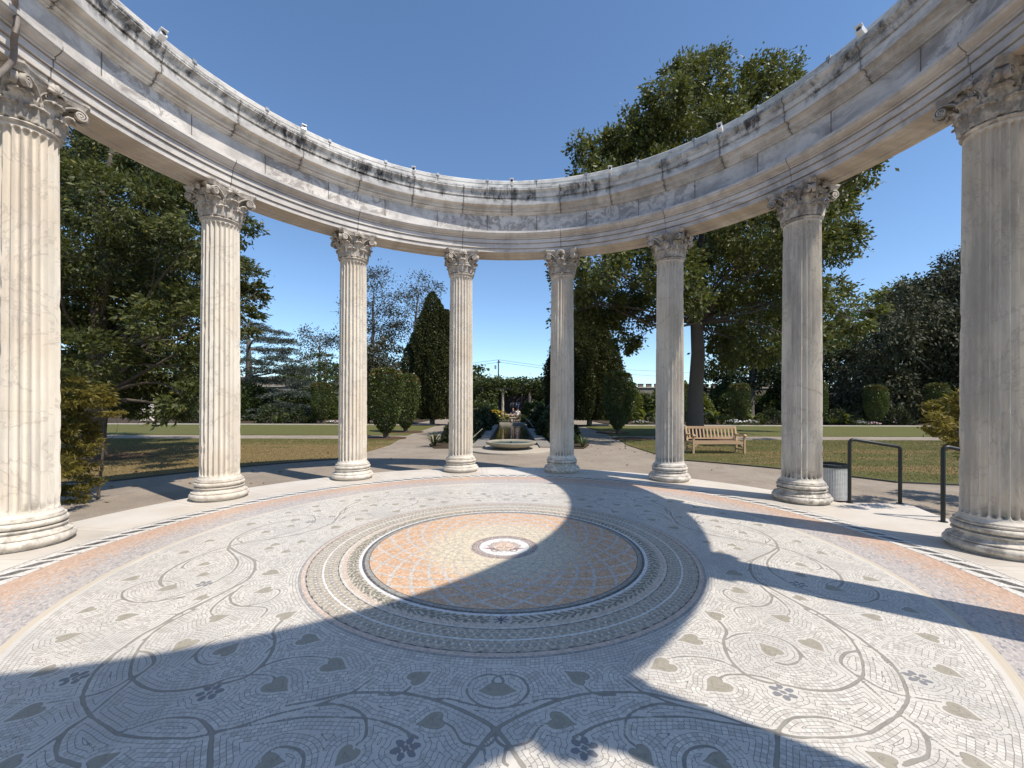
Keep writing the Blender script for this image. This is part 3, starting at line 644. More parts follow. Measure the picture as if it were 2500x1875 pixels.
P=[cylpt(x,y,R) for x,y,R in((26,-40,.885),(28,0,.93),(32,30,.935),(33,50,.915),(29,72,.912),(26,92,.928),(27,118,.93),(22,135,.935),(8,150,.94),(-12,168,.94))]
tag(MB().tube(P,.026,8).build('power_cable',M['rust'],smooth=60),'rusty grey power conduit running down the ring beam at the left edge','conduit')
# ------------------------------------------------------------------ ground and floor
def disc(name,r0,r1,z,mat,nr=1,na=256,kind='structure',parent=None,c=(0,0)):
    V=[];F=[]
    for i in range(nr+1):
        r=r0+(r1-r0)*i/nr
        for k in range(na): V.append((c[0]+r*math.sin(TAU*k/na),c[1]+r*math.cos(TAU*k/na),z))
    F=[(i*na+k,(i+1)*na+k,(i+1)*na+(k+1)%na,i*na+(k+1)%na) for i in range(nr) for k in range(na)]
    F=[f[::-1] for f in F]
    o=np_mesh(name,V,F,mat,parent)
    if kind: o['kind']=kind
    return o
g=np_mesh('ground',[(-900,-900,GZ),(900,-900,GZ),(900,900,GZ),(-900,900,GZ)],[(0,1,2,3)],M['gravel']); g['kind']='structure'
def slab(name,pts,z0,z1,mat,kind='structure',parent=None):
    """flat polygon with a vertical edge"""
    n=len(pts); V=[(x,y,z0) for x,y in pts]+[(x,y,z1) for x,y in pts]
    F=[tuple(range(n,2*n))]+[(k,(k+1)%n,n+(k+1)%n,n+k) for k in range(n)]
    me=bpy.data.meshes.new(name); me.from_pydata(V,[],F); me.materials.append(mat); me.update()
    bm=bmesh.new(); bm.from_mesh(me); bmesh.ops.recalc_face_normals(bm,faces=bm.faces); bmesh.ops.triangulate(bm,faces=[f for f in bm.faces if len(f.verts)>4]); bm.to_mesh(me); bm.free()
    o=link(bpy.data.objects.new(name,me),parent)
    if kind: o['kind']=kind
    return o
# marble floor step, a lower step and the landing to the east
mb=MB().lathe([(4.77,-.004),(5.82,-.004),(5.835,-.019),(5.835,GZ-.02)],256); o=mb.build('temple_step',M['slab']); o['kind']='structure'
o=MB().lathe([(5.82,-.105),(6.03,-.105),(6.04,-.115),(6.04,GZ-.02)],256).build('lower_step',M['stone']); o['kind']='structure'
slab('landing',[(5.36,2.13),(6.50,2.11),(6.28,1.5),(6.15,1.0),(6.05,.2),(5.70,.1),(5.4,.9)],GZ-.01,-.0085,M['slab'])
# white mosaic field
def catmull(P,step=.012):
    P=np.array(P,float); Q=[]
    P=np.vstack([2*P[0]-P[1],P,2*P[-1]-P[-2]])
    for i in range(1,len(P)-2):
        p0,p1,p2,p3=P[i-1:i+3]; n=max(2,int(np.linalg.norm(p2-p1)/step)); t=np.linspace(0,1,n,endpoint=False)[:,None]
        Q.append(.5*((2*p1)+(-p0+p2)*t+(2*p0-5*p1+4*p2-p3)*t*t+(-p0+3*p1-3*p2+p3)*t**3))
    return np.vstack(Q+[P[-2][None]])
def heart(tip,base):
    tip=np.array(tip,float); base=np.array(base,float); d=tip-base; L=np.linalg.norm(d); d/=L
    L=max(.12,min(.235,L)); n=np.array([-d[1],d[0]]); t=np.linspace(0,TAU,72,endpoint=False)
    x=16*np.sin(t)**3/32; y=-(13*np.cos(t)-5*np.cos(2*t)-2*np.cos(3*t)-np.cos(4*t))
    y=(y+12)/29.; y=np.where(y<.08,y*.6+.03,y)           # shallow notch, long tip
    y=y+.10*np.clip(y-.8,0,1)*5*.3
    return base+np.outer(y*L,d)+np.outer(x*L*.80,n)
def build_field():
    r0,r1=2.03,3.70; nr,na=150,1500
    rr=np.linspace(r0,r1,nr+1); th=np.linspace(0,TAU,na,endpoint=False)
    R,T=np.meshgrid(rr,th,indexing='ij'); X=(R*np.sin(T)).ravel(); Y=(R*np.cos(T)).ravel()
    pts=[];hw=[];kd=[];al=[];acc=0.
    flips=[(1,1),(-1,1),(1,-1),(-1,-1)]
    for fx,fy in flips:
        f=np.array([fx,fy])
        for w0,w1,P in STEMS:
            Q=catmull(P)
            if Q[:,1].mean()>-.03: continue
            # front quadrant drawing (y<0) mirrored to the back
            Q=Q*f; s=np.linspace(0,1,len(Q)); w=(w0+(w1-w0)*s)*.0019
            pts.append(Q); hw.append(w); kd.append(np.zeros(len(Q))); L=np.r_[0,np.cumsum(np.linalg.norm(np.diff(Q,axis=0),axis=1))]; al.append(acc+L); acc+=L[-1]+1
    circ=lambda r: np.c_[r*np.sin(np.linspace(0,TAU,1600)),r*np.cos(np.linspace(0,TAU,1600))]
    for r in(r0-.002,r1-.02):
        Q=circ(r); pts.append(Q); hw.append(np.zeros(len(Q))-.001); kd.append(np.zeros(len(Q))); al.append(acc+np.linspace(0,TAU*r,len(Q))); acc+=50
    n_st=sum(len(p) for p in pts)
    polys=[]
    for fx,fy in flips:
        f=np.array([fx,fy])
        for a,b in LEAVES:
            if a[1]+b[1]>-.06: continue
            polys.append((heart(np.array(a)*f,np.array(b)*f),1))
        for c in FLOWERS:
            if c[1]>-.05: continue
            c=np.array(c)*f; t=np.linspace(0,TAU,14,endpoint=False)
            for k in range(6):
                an=k*TAU/6+.3; o=c+.046*np.array([math.cos(an),math.sin(an)]); ax=np.array([math.cos(an),math.sin(an)]); bx=np.array([-ax[1],ax[0]])
                polys.append((o+np.outer(.023*np.cos(t),ax)+np.outer(.0165*np.sin(t),bx),2))
            polys.append((c+.013*np.c_[np.cos(t),np.sin(t)],2))
    inside=np.zeros(len(X),dtype=np.int32)
    for poly,k in polys:
        q=np.vstack([poly,poly[:1]]); Q=[]
        for a,b in zip(q[:-1],q[1:]):
            n=max(1,int(np.linalg.norm(b-a)/.008)); Q.append(a+(b-a)*np.linspace(0,1,n,endpoint=False)[:,None])
        Q=np.vstack(Q); pts.append(Q); hw.append(np.zeros(len(Q))); kd.append(np.full(len(Q),k)); al.append(acc+np.r_[0,np.cumsum(np.linalg.norm(np.diff(Q,axis=0),axis=1))]); acc+=5
        mn,mx=poly.min(0)-.01,poly.max(0)+.01
        idx=np.where((X>mn[0])&(X<mx[0])&(Y>mn[1])&(Y<mx[1]))[0]
        if len(idx):
            c=np.zeros(len(idx),bool); px,py=X[idx],Y[idx]
            for (ax,ay),(bx,by) in zip(q[:-1],q[1:]):
                m=((ay>py)!=(by>py)); xx=(bx-ax)*(py-ay)/((by-ay) if by!=ay else 1e-9)+ax; c^=m&(px<xx)
            inside[idx[c]]=k
    pts=np.vstack(pts); hw=np.concatenate(hw); kd=np.concatenate(kd); al=np.concatenate(al)
    tree=kdtree.KDTree(len(pts))
    for i,p in enumerate(pts): tree.insert((p[0],p[1],0),i)
    tree.balance()
    find=tree.find; idx=np.empty(len(X),dtype=np.int64); dist=np.empty(len(X))
    for i in range(len(X)):
        _,j,d=find((X[i],Y[i],0)); idx[i]=j; dist[i]=d
    sd=dist-hw[idx]; sd=np.where(inside>0,-dist,sd)
    kv=np.where(inside>0,inside,kd[idx])
    # joints across a row fan out round tips and bends
    tg=np.zeros_like(pts); tg[:-1]=pts[1:]-pts[:-1]; tg[-1]=tg[-2]; ok=np.linalg.norm(tg,axis=1)<.05; tg[~ok]=np.roll(tg,1,axis=0)[~ok]
    dv=np.c_[X,Y]-pts[idx]; cr_=tg[idx,0]*dv[:,1]-tg[idx,1]*dv[:,0]; turn=-np.sign(cr_)*np.arctan2(dv[:,1],dv[:,0])
    A=al[idx].reshape(nr+1,na); B=turn.reshape(nr+1,na); jm=np.zeros((nr+1,na))
    for ax in(0,1):
        for sh in(1,-1): jm=np.maximum(jm,(np.abs(A-np.roll(A,sh,ax))>.07)|(np.abs(B-np.roll(B,sh,ax))>.9))
    V=np.c_[X,Y,np.zeros(len(X))]
    ii,kk=np.meshgrid(np.arange(nr),np.arange(na),indexing='ij'); ii=ii.ravel();kk=kk.ravel(); k2=(kk+1)%na
    F=np.c_[ii*na+kk,ii*na+k2,(ii+1)*na+k2,(ii+1)*na+kk]
    o=np_mesh('mosaic_floor',V,F[:,::-1],M['mosaic'],None,{'sd':('FLOAT','POINT',sd),'al':('FLOAT','POINT',al[idx]),'kindv':('FLOAT','POINT',kv),'turn':('FLOAT','POINT',turn),'jm':('FLOAT','POINT',jm.ravel())})
    o['kind']='structure'; return o
floor=build_field()
disc('pink_mosaic_band',3.68,4.46,-.004,M['pink'],8,256)
# medallion --------------------------------------------------------
def sm(x,a,b): 
    t=np.clip((x-a)/(b-a),0,1); return t*t*(3-2*t)
def lay(C,mask,col):
    C[:]=C*(1-mask[:,None])+np.array(col)*mask[:,None]
def guilloche(C,r,th,ra,rb,N,phase):
    u=(r-ra)/(rb-ra); m=((u>0)&(u<1)).astype(float); p=(th*N/TAU+phase)%1
    lay(C,m,(.40,.36,.29))
    for s in(0,.5):
        pp=(p+s)%1
        cen=.5+.40*np.sin(TAU*pp); d=np.abs(u-cen); over=1-.0*pp
        w=.20
        lay(C,m*(1-sm(d,w-.02,w+.01)),(.36,.32,.26)); lay(C,m*(1-sm(d,w*.80-.03,w*.80)),(.66,.56,.42)); lay(C,m*(1-sm(d,.055,.075)),(.46,.40,.31)); lay(C,m*(1-sm(d,.02,.04)),(.70,.60,.45))
    for s in(.0,.5):
        dx=(((p+s+.25)%1)-.5)*TAU*((ra+rb)/2)/N; dy=(u-.5)*(rb-ra); e=np.sqrt(dx*dx+dy*dy)
    for s in(0,.5):
        dx=(((p+s+.5)%1)-.5)*TAU*((ra+rb)/2)/N; dy=(u-.5)*(rb-ra); e=np.sqrt(dx*dx+dy*dy)
        lay(C,m*(1-sm(e,.013,.017)),(.30,.27,.22)); lay(C,m*(1-sm(e,.009,.012)),(.85,.80,.72))
def build_medallion():
    bands=[(0.0,.30,66,420),(.30,.40,24,420),(.40,1.41,120,1100),(1.41,2.034,150,1900)]
    for bi,(ra,rb,nr,na) in enumerate(bands):
        rr=np.linspace(ra,rb,nr+1); tt=np.linspace(0,TAU,na,endpoint=False)
        R,T=np.meshgrid(rr,tt,indexing='ij'); r=R.ravel(); th=T.ravel(); x=r*np.sin(th); y=r*np.cos(th)
        C=np.zeros((len(r),3)); chips=np.zeros(len(r))
        C[:]=(.80,.76,.69)
        # scale pattern
        m=((r>.374)&(r<1.412)).astype(float); chips=np.where(m>0,1.,0.)
        k=sm(r+.05*np.sin(th*48)*(r>.6),.66,1.02)
        lay(C,m,(.78,.66,.46)); lay(C,m*k,(.74,.455,.26))
        for sgn in(-1,1):
            ph=((th/TAU*24+sgn*24/TAU*1.47*np.log(np.maximum(r,.05)/1.41))%1); d=np.minimum(ph,1-ph)*TAU*np.maximum(r,.05)/24*.56
            lay(C,m*sm(r,.62,.95)*(1-sm(d,.011,.017)),(.64,.59,.53))
            lay(C,m*sm(r,.40,.5)*(1-sm(r,.62,.95))*(1-sm(d,.006,.012))*.5,(.42,.40,.36))
        # plain rings
        for a,b,c in((1.412,1.421,(.05,.05,.055)),(1.421,1.456,(.33,.31,.27)),(1.456,1.481,(.05,.05,.055)),(1.481,1.514,(.84,.83,.80)),(1.514,1.626,(.66,.57,.47)),(1.626,1.668,(.70,.57,.45)),(1.668,1.690,(.76,.70,.60)),(1.690,1.712,(.045,.045,.055)),(1.818,1.8215,(.40,.36,.29)),(1.8185,1.8345,(.87,.86,.82)),(1.952,1.972,(.045,.045,.055)),(1.972,2.012,(.70,.55,.44)),(2.012,2.04,(.38,.36,.34))):
            lay(C,((r>=a)&(r<b)).astype(float),c)
        # scalloped edges of the black lines
        for rc,N,sg in((1.706,92,1),(1.9575,104,-1)):
            p=(th*N/TAU)%1; edge=.011*np.abs(np.sin(p*PI))*sg
            lay(C,((np.abs(r-rc)<.02)&((r-(rc-edge))*sg>0)).astype(float),(.50,.44,.35))
        guilloche(C,r,th,1.713,1.819,92,0); guilloche(C,r,th,1.834,1.954,104,.25)
        lay(C,((r>=1.8185)&(r<1.8345)).astype(float),(.87,.86,.82))
        # laurel: pointed leaves in pairs along the ring
        m=((r>1.516)&(r<1.624)).astype(float); rng=np.random.default_rng(4)
        N=150
        for row,(rc,tl) in enumerate(((1.570,0),(1.592,.35),(1.548,-.35),(1.612,.75),(1.528,-.75))):
            p=th*N/TAU+row*.37+.5; i=np.floor(p).astype(int)%N; jr=rng.uniform(-.5,.5,(N,3))
            side=np.where(np.sin(th)>0,1,-1)   # leaves point away from the front on each half
            dx=((p%1)-.5)*TAU*1.57/N+jr[i,0]*.012; dy=(r-rc)+jr[i,1]*.012; ang=tl*side+jr[i,2]*.4
            ax=dx*np.cos(ang)+dy*np.sin(ang); ay=-dx*np.sin(ang)+dy*np.cos(ang)
            e=(ax/.034)**2; w=.0105*np.clip(1-e,0,1)
            tone=np.array([(.15,.15,.085),(.22,.20,.12),(.10,.10,.06)])[(i+row)%3]
            mk=(m*((np.abs(ay)<w)&(e<1)))[:,None]
            C[:]=C*(1-mk)+tone*mk
            mk=(m*((np.abs(ay)<w*.2)&(e<.7)))[:,None]; C[:]=C*(1-mk)+np.array((.36,.33,.24))*mk
        # star at the front
        dx=((th-PI+PI)%TAU-PI)*1.57; dy=r-1.565; e=np.hypot(dx,dy); an=np.arctan2(dy,dx); st=np.zeros(len(r))
        lay(C,m*(e<.085),(.62,.54,.45))
        for k in range(4):
            q=np.abs(dx*np.sin(k*PI/4)-dy*np.cos(k*PI/4)); st=np.maximum(st,((q<.0062)&(e<.060)).astype(float))
        lay(C,m*st,(.05,.055,.10))
        # centre
        lay(C,((r>.285)&(r<.378)).astype(float),(.80,.70,.60))
        key=((r>.303)&(r<.362)); lay(C,key.astype(float),(.60,.45,.37)); p=(th*44/TAU)%1; u=(r-.303)/.059
        dk=key&((u<.14)|(u>.86)|((p<.16)&(u<.8))|((u>.62)&(u<.76)&(p<.7))|((p>.54)&(p<.7)&(u>.34)&(u<.76))|((u>.34)&(u<.48)&(p>.36)&(p<.7)))
        lay(C,dk.astype(float),(.15,.09,.075))
        for rc,w in((.290,.004),(.371,.0035),(.279,.0025)): lay(C,(np.abs(r-rc)<w).astype(float),(.10,.06,.05))
        if bi==0:
            lay(C,(r<.277).astype(float),(.86,.83,.78))
            X,Y=x,y-.01     # chin towards the pool
            # curls, wings, face
            for k in range(26):
                a=k*TAU/26; rad=.142+.012*math.sin(k*2.3); cx,cy=rad*math.sin(a)*1.05,rad*math.cos(a)*.95-.005; e=np.hypot(X-cx,Y-cy)
                lay(C,(e<.027).astype(float),(.30,.20,.15)); lay(C,(np.abs(e-.015)<.005).astype(float),(.74,.60,.48)); lay(C,(e<.007).astype(float),(.66,.5,.4))
            for s in(-1,1):
                t=np.clip((X*s-.11)/.14,0,1); yy=-.085+.03*t; w=.030*(1-t); lay(C,((X*s>.10)&(X*s<.25)&(np.abs(Y-yy)<w)).astype(float),(.26,.10,.09))
                lay(C,((X*s>.12)&(X*s<.24)&(np.abs(Y-yy-.008)<w*.2)).astype(float),(.55,.38,.32))
                cx=s*.10; e=np.hypot((X-cx),(Y+.13)); lay(C,((np.abs(e-.035)<.008)&(Y>-.17)).astype(float),(.25,.17,.13))
            f=((X/.105)**2+((Y-.01)/.125)**2)<1; lay(C,f.astype(float),(.74,.52,.38))
            lay(C,(f&(((X/.085)**2+((Y-.01)/.105)**2)<1)).astype(float),(.80,.60,.45))
            for s in(-1,1):
                e=((X-s*.045)/.030)**2+((Y+.035)/.012)**2; lay(C,(e<1).astype(float),(.36,.24,.18)); lay(C,(e<.5).astype(float),(.80,.72,.64)); lay(C,(np.hypot(X-s*.045,Y+.035)<.008).astype(float),(.07,.05,.04))
                lay(C,((np.abs(Y+.058-.012*np.cos((X-s*.045)*40))<.005)&(np.abs(X-s*.045)<.036)).astype(float),(.33,.2,.14))
                lay(C,((np.abs(X-s*.012)<.0035)&(Y>-.03)&(Y<.03)).astype(float),(.50,.30,.22))
            lay(C,((np.abs(Y-.034)<.004)&(np.abs(X)<.018)).astype(float),(.42,.24,.18))
            lay(C,((np.abs(Y-.066+.004*np.cos(X*90))<.005)&(np.abs(X)<.036)).astype(float),(.50,.20,.16)); lay(C,((np.abs(Y-.08)<.003)&(np.abs(X)<.022)).astype(float),(.55,.33,.25))
        V=np.c_[x,y,np.full(len(x),.0)]
        ii,kk=np.meshgrid(np.arange(nr),np.arange(na),indexing='ij'); ii=ii.ravel();kk=kk.ravel(); k2=(kk+1)%na
        F=np.c_[ii*na+kk,(ii+1)*na+kk,(ii+1)*na+k2,ii*na+k2][:, ::-1] if False else np.c_[ii*na+kk,ii*na+k2,(ii+1)*na+k2,(ii+1)*na+kk][:, ::-1]
        yield V,F,np.c_[C,np.ones(len(C))],chips
Vs,Fs,Cs,Hs=[],[],[],[];base=0
for V,F,C,H in build_medallion():
    Vs.append(V);Fs.append(F+base);Cs.append(C);Hs.append(H);base+=len(V)
V=np.vstack(Vs); V[:,2]=.001
o=np_mesh('medallion',V,np.vstack(Fs),M['inlay'],floor,{'pattern':('FLOAT_COLOR','POINT',np.vstack(Cs)),'chips':('FLOAT','POINT',np.concatenate(Hs))})
# running scroll band -------------------------------------------------
def build_scroll():
    ra,rb=4.455,4.778; nr,na=42,3600; rr=np.linspace(ra,rb,nr+1); tt=np.linspace(0,TAU,na,endpoint=False)
    R,T=np.meshgrid(rr,tt,indexing='ij'); r=R.ravel(); th=T.ravel(); C=np.zeros((len(r),3)); C[:]=(.80,.76,.69)
    lay(C,((r>4.463)&(r<4.470)).astype(float),(.35,.3,.25))
    # slanting S strokes, mirrored left and right of the axis
    N=140; L=TAU*4.62/N; ths=np.abs((th+PI)%TAU-PI); p=(-ths*N/TAU)%1; v=(r-4.595)/1.3
    for off in(-1,0,1):
        u=(p-.5-off)*L
        ca,sa=math.cos(-.62),math.sin(-.62); ax=u*ca+v*sa; ay=-u*sa+v*ca
        e=np.clip(1-(ax/.112)**2,0,1); lay(C,((np.abs(ay-.014*np.sin(ax*26))<.040*e**.62)&(e>0)).astype(float),(.06,.056,.054))
        for sg in(-1,1):
            q=np.hypot((ax*sg-.088)/1.25,ay*sg+.034); lay(C,((np.abs(q-.040)<.006)&(ax*sg>.085)).astype(float),(.10,.09,.085))
    lay(C,(r>4.722).astype(float),(.78,.73,.65)); lay(C,((r>4.742)&(r<4.762)).astype(float),(.24,.20,.17)); lay(C,(np.abs(r-4.72)<.004).astype(float),(.45,.40,.34))
    V=np.c_[r*np.sin(th),r*np.cos(th),np.full(len(r),-.002)]
    ii,kk=np.meshgrid(np.arange(nr),np.arange(na),indexing='ij'); ii=ii.ravel();kk=kk.ravel(); k2=(kk+1)%na
    F=np.c_[ii*na+kk,ii*na+k2,(ii+1)*na+k2,(ii+1)*na+kk][:, ::-1]
    return np_mesh('scroll_border',V,F,M['inlay'],floor,{'pattern':('FLOAT_COLOR','POINT',np.c_[C,np.ones(len(C))]),'chips':('FLOAT','POINT',np.zeros(len(C)))})
build_scroll()
# lawns, paths, beds ---------------------------------------------------
for s in(-1,1):
    arc=[(s*9.85*math.sin(a),9.85*math.cos(a)) for a in np.radians(np.linspace(31.5,62,24))]
    slab('lawn',arc+[(s*11.5,3.9),(s*48,3.9),(s*48,15.55),(s*5.35,15.55),(s*5.0,12.8)],GZ-.01,GZ+.03,M['grass'])
    slab('lawn_edging',[(x*1.004-s*.02,y*.997) for x,y in arc]+[(s*11.5,3.86),(s*48,3.86),(s*48,3.84),(s*11.45,3.82)]+[(x*.999-s*.03,y*.994) for x,y in arc[::-1]],GZ-.01,GZ+.035,M['edge'])
    slab('lawn',[(s*5.6,18.1),(s*48,18.1),(s*48,28.75),(s*5.9,28.75)],GZ-.01,GZ+.03,M['grass'])
    slab('bed_kerb',[(s*5.9,28.9),(s*60,28.9),(s*60,29.25),(s*5.9,29.25)],GZ-.01,GZ+.09,M['stone'])
    slab('flower_bed',[(s*8.4,29.3),(s*60,29.3),(s*60,53),(s*8.4,53)],GZ-.01,GZ+.05,M['bed'])
    slab('pool_bed',[(s*1.62,11.5),(s*2.9,11.5),(s*3.4,13),(s*3.4,30),(s*1.62,30)],GZ-.01,GZ+.03,M['bed'])
    for x,y,r in((6.15,16.05,.95),(6.3,20.6,1.0),(6.9,29.0,1.3)):
        slab('mulch',[(s*x+r*math.cos(a)*(1+.08*math.sin(3*a)),y+r*math.sin(a)) for a in np.linspace(0,TAU,28,endpoint=False)],GZ-.005,GZ+.045,M['mulch'])
slab('mulch',[(9.35+1.9*math.cos(a)*(1+.1*math.sin(5*a)),16.1+1.5*math.sin(a)) for a in np.linspace(0,TAU,32,endpoint=False)],GZ-.005,GZ+.05,M['mulch'])
slab('mulch',[(-12.9+1.6*math.cos(a)*(1+.1*math.sin(5*a)),8.4+1.2*math.sin(a)) for a in np.linspace(0,TAU,32,endpoint=False)],GZ-.005,GZ+.045,M['mulch'])
# ------------------------------------------------------------------ foliage
def leaf_quads(C,D,L,Wd,rng,fold=.25):
    """one pointed leaf per row: centre C, direction D, length L, half width Wd"""
    n=len(C); D=D/np.maximum(1e-6,np.linalg.norm(D,axis=1))[:,None]
    A=rng.normal(size=(n,3)); A[:,2]*=.6; Sd=np.cross(D,A); Sd/=np.maximum(1e-6,np.linalg.norm(Sd,axis=1))[:,None]
    N=np.cross(Sd,D); L=L[:,None]; W=Wd[:,None]
    b=C-D*L*.5; t=C+D*L*.5-N*L*.08; l=C-Sd*W+N*W*fold; r=C+Sd*W+N*W*fold
    V=np.stack([b,r,t,l],1).reshape(-1,3); F=np.arange(n*4).reshape(-1,4); return V,F
def clumps_to_leaves(cc,cr,out,per,ll,lw,rng,droop=.3,flat=.7,spread=1.):
    """cc clump centres, cr radii, out outward unit vectors"""
    n=len(cc); k=np.repeat(np.arange(n),per); g=rng.normal(size=(len(k),3))*.5*spread; g[:,2]*=flat
    P=cc[k]+g*cr[k][:,None]
    D=out[k]*.7+g*.9+rng.normal(size=(len(k),3))*.55; D[:,2]-=droop
    L=ll*rng.uniform(.5,1.4,len(k)); V,F=leaf_quads(P,D,L,lw*rng.uniform(.7,1.2,len(k)),rng)
    tint=np.clip(np.repeat(rng.uniform(0,1,n),per)*.55+rng.uniform(0,.47,len(k)),0,1)
    tint=np.where(rng.uniform(size=len(k))<.985,np.minimum(tint,.89),1.)
    return V,F,tint
def sphere_dirs(n,rng):
    d=rng.normal(size=(n,3)); return d/np.linalg.norm(d,axis=1)[:,None]
def lobed_crown(name,lobes,mat,parent,seed,dens=26,per=34,ll=.17,lw=.05,cr=.42,droop=.3,flat=.7,low=.55):
    """lobes: (centre, radius) in metres"""
    rng=np.random.default_rng(seed); CC=[];OUT=[];CR=[]
    for c,r in lobes:
        n=max(4,int(dens*r*r)); d=sphere_dirs(n,rng); rad=r*rng.uniform(low,1.0,n)**.6
        CC.append(np.array(c)+d*rad[:,None]*np.array((1,1,.9))); OUT.append(d); CR.append(cr*rng.uniform(.6,1.3,n)*min(1.2,.5+r*.4))
    CC=np.vstack(CC);OUT=np.vstack(OUT);CR=np.concatenate(CR)
    V,F,t=clumps_to_leaves(CC,CR,OUT,per,ll,lw,rng,droop,flat)
    np_mesh(name,V,F,mat,parent,{'tint':('FLOAT','FACE',t)})
    return CC
def limb(mb,a,b,r0,r1,rng,sag=.0,n=7,wob=.08):
    a=Vector(a);b=Vector(b);L=(b-a).length; P=[];R=[]
    o1=Vector(rng.normal(size=3))*L*wob; 
    for i in range(n+1):
        t=i/n; p=a.lerp(b,t)+o1*math.sin(PI*t)+Vector((0,0,1))*(sag*L*math.sin(PI*t)); P.append(p); R.append(r0+(r1-r0)*t)
    mb.tube(P,R,8); return P
def tree(name,label,cat,base,top,lobes,leafmat,barkmat,r0,seed,group=None,fork=.35,twigs=1,crown='crown',**kw):
    base=Vector(base); root=empty(name,base); rng=np.random.default_rng(seed)
    loc=[(np.array(c)-np.array(base),r) for c,r in lobes]
    top=Vector(top)-base; tr=MB(); H=top.length
    pts=[(0,0,-.1)]+[tuple(top*t+Vector(rng.normal(size=3))*H*.004*(t>.1)) for t in(.06,.15,.3,.45,.6,.75,.9)]
    rr=[r0*1.5,r0*1.12,r0*.98,r0*.88,r0*.74,r0*.55,r0*.35,r0*.14]
    tr.tube(pts,rr,12); tr.build('trunk',barkmat,root,smooth=60)
    lb=MB()
    for c,r in loc:
        zf=max(fork*H*.6,min(c[2]-.75*np.hypot(c[0],c[1])-r*.3,H*.85)); s=top*(zf/H)
        rb=r0*(.05+.20*max(0,1-zf/H))
        P=limb(lb,s,c,rb,rb*.25,rng,sag=.06)
        for _ in range(int(3*twigs)):
            p=P[rng.integers(3,len(P))]; d=sphere_dirs(1,rng)[0]; limb(lb,p,Vector(c)+Vector(d*r*.85),rb*.3,rb*.06,rng,n=4)
    lb.build('branches',barkmat,root,smooth=60)
    lobed_crown(crown,loc,leafmat,root,seed+1,**kw)
    tag(root,label,cat,group); return root
def L(d,items,jit=0,seed=0):
    """lobes from photo positions (x,y,radius in 2212-px units) at depth d, spread in depth"""
    rng=np.random.default_rng(seed); out=[]
    for it in items:
        x,y,r=it[:3]; dd=it[3] if len(it)>3 else rng.uniform(-jit,jit)
        p=at(x,y,d+dd); out.append((np.array(p),r/896.8*(d+dd)))
    return out
# tall oak behind the bench --------------------------------------------
d=20.6
ob=gx(1500,d); ob.z=GZ
up=[(1470,150,48),(1515,170,58),(1440,200,50),(1500,230,70),(1425,260,62),(1640,165,52),(1690,150,40),(1600,200,48),(1655,225,62),(1590,270,72),(1510,300,80),(1430,320,78),(1360,290,52),(1385,330,60),(1275,340,38),(1310,325,46),(1245,320,26),(1340,380,70),(1450,400,90),(1560,380,90),(1660,340,62),(1260,365,34),(1715,180,24),(1545,120,26)]
mid=[(1300,440,80),(1400,470,100),(1520,470,100),(1640,450,95),(1750,430,80),(1820,400,50),(1860,370,34)]
low=[(1290,560,72),(1230,610,45),(1345,610,80),(1205,570,36),(1440,590,75),(1560,600,85),(1640,570,80),(1740,540,75),(1805,520,50),(1835,505,30),(1810,470,44),(1290,660,60),(1225,680,36),(1360,680,52),(1570,690,72),(1650,670,70),(1730,650,70),(1790,640,50),(1560,760,50),(1640,740,56),(1730,735,50),(1800,715,42),(1850,690,30),(1890,672,20),(1350,735,36),(1270,700,46),(1450,640,50),(1230,540,40),(1500,650,40)]
tree('oak_tree','tall broad oak rising behind the wooden bench, its crown above the stone ring','tree',ob,at(1520,330,d),L(d,up,2.6,1)+L(d,mid,4.5,2)+L(d,low,4.5,3)+L(d+3.5,[(1400,300,60),(1560,300,80),(1480,480,90),(1650,520,80)],1,4),LM['oak'],M['bark'],.36,11,dens=20,per=54,ll=.21,lw=.055,cr=.40,droop=.35,flat=.9,twigs=1.5,low=.4,fork=.68)
# big dark oak on the left ------------------------------------------------
d=13.2
b=Vector((-12.9,8.35,GZ))
lob=[(180,330,70),(260,330,80),(340,370,80),(170,430,80),(260,450,90),(350,460,85),(400,430,55),(420,520,70),(180,540,85),(290,560,95),(380,590,85),(470,560,55),(520,500,36),(495,470,30),(540,640,36),(510,600,50),(480,660,55),(180,660,90),(290,680,95),(390,700,85),(460,740,50),(520,690,40),(555,630,24),(190,770,80),(290,790,80),(380,810,75),(440,800,40),(250,850,60),(330,870,50),(400,865,46),(300,900,26),(370,905,22),(180,860,40),(90,400,90),(60,560,100),(70,720,90),(240,240,70),(340,280,60)]
tree('oak_tree','big dense dark oak between the two leftmost columns, branches hanging to the lawn','tree',b,at(240,120,d),L(d,lob,2.6,5)+L(d+4,[(280,420,120),(250,640,130),(400,600,100),(250,800,90)],1,6),LM['willow'],M['bark'],.25,21,dens=46,per=56,ll=.15,lw=.030,cr=.34,droop=.3,flat=.5,fork=.25)
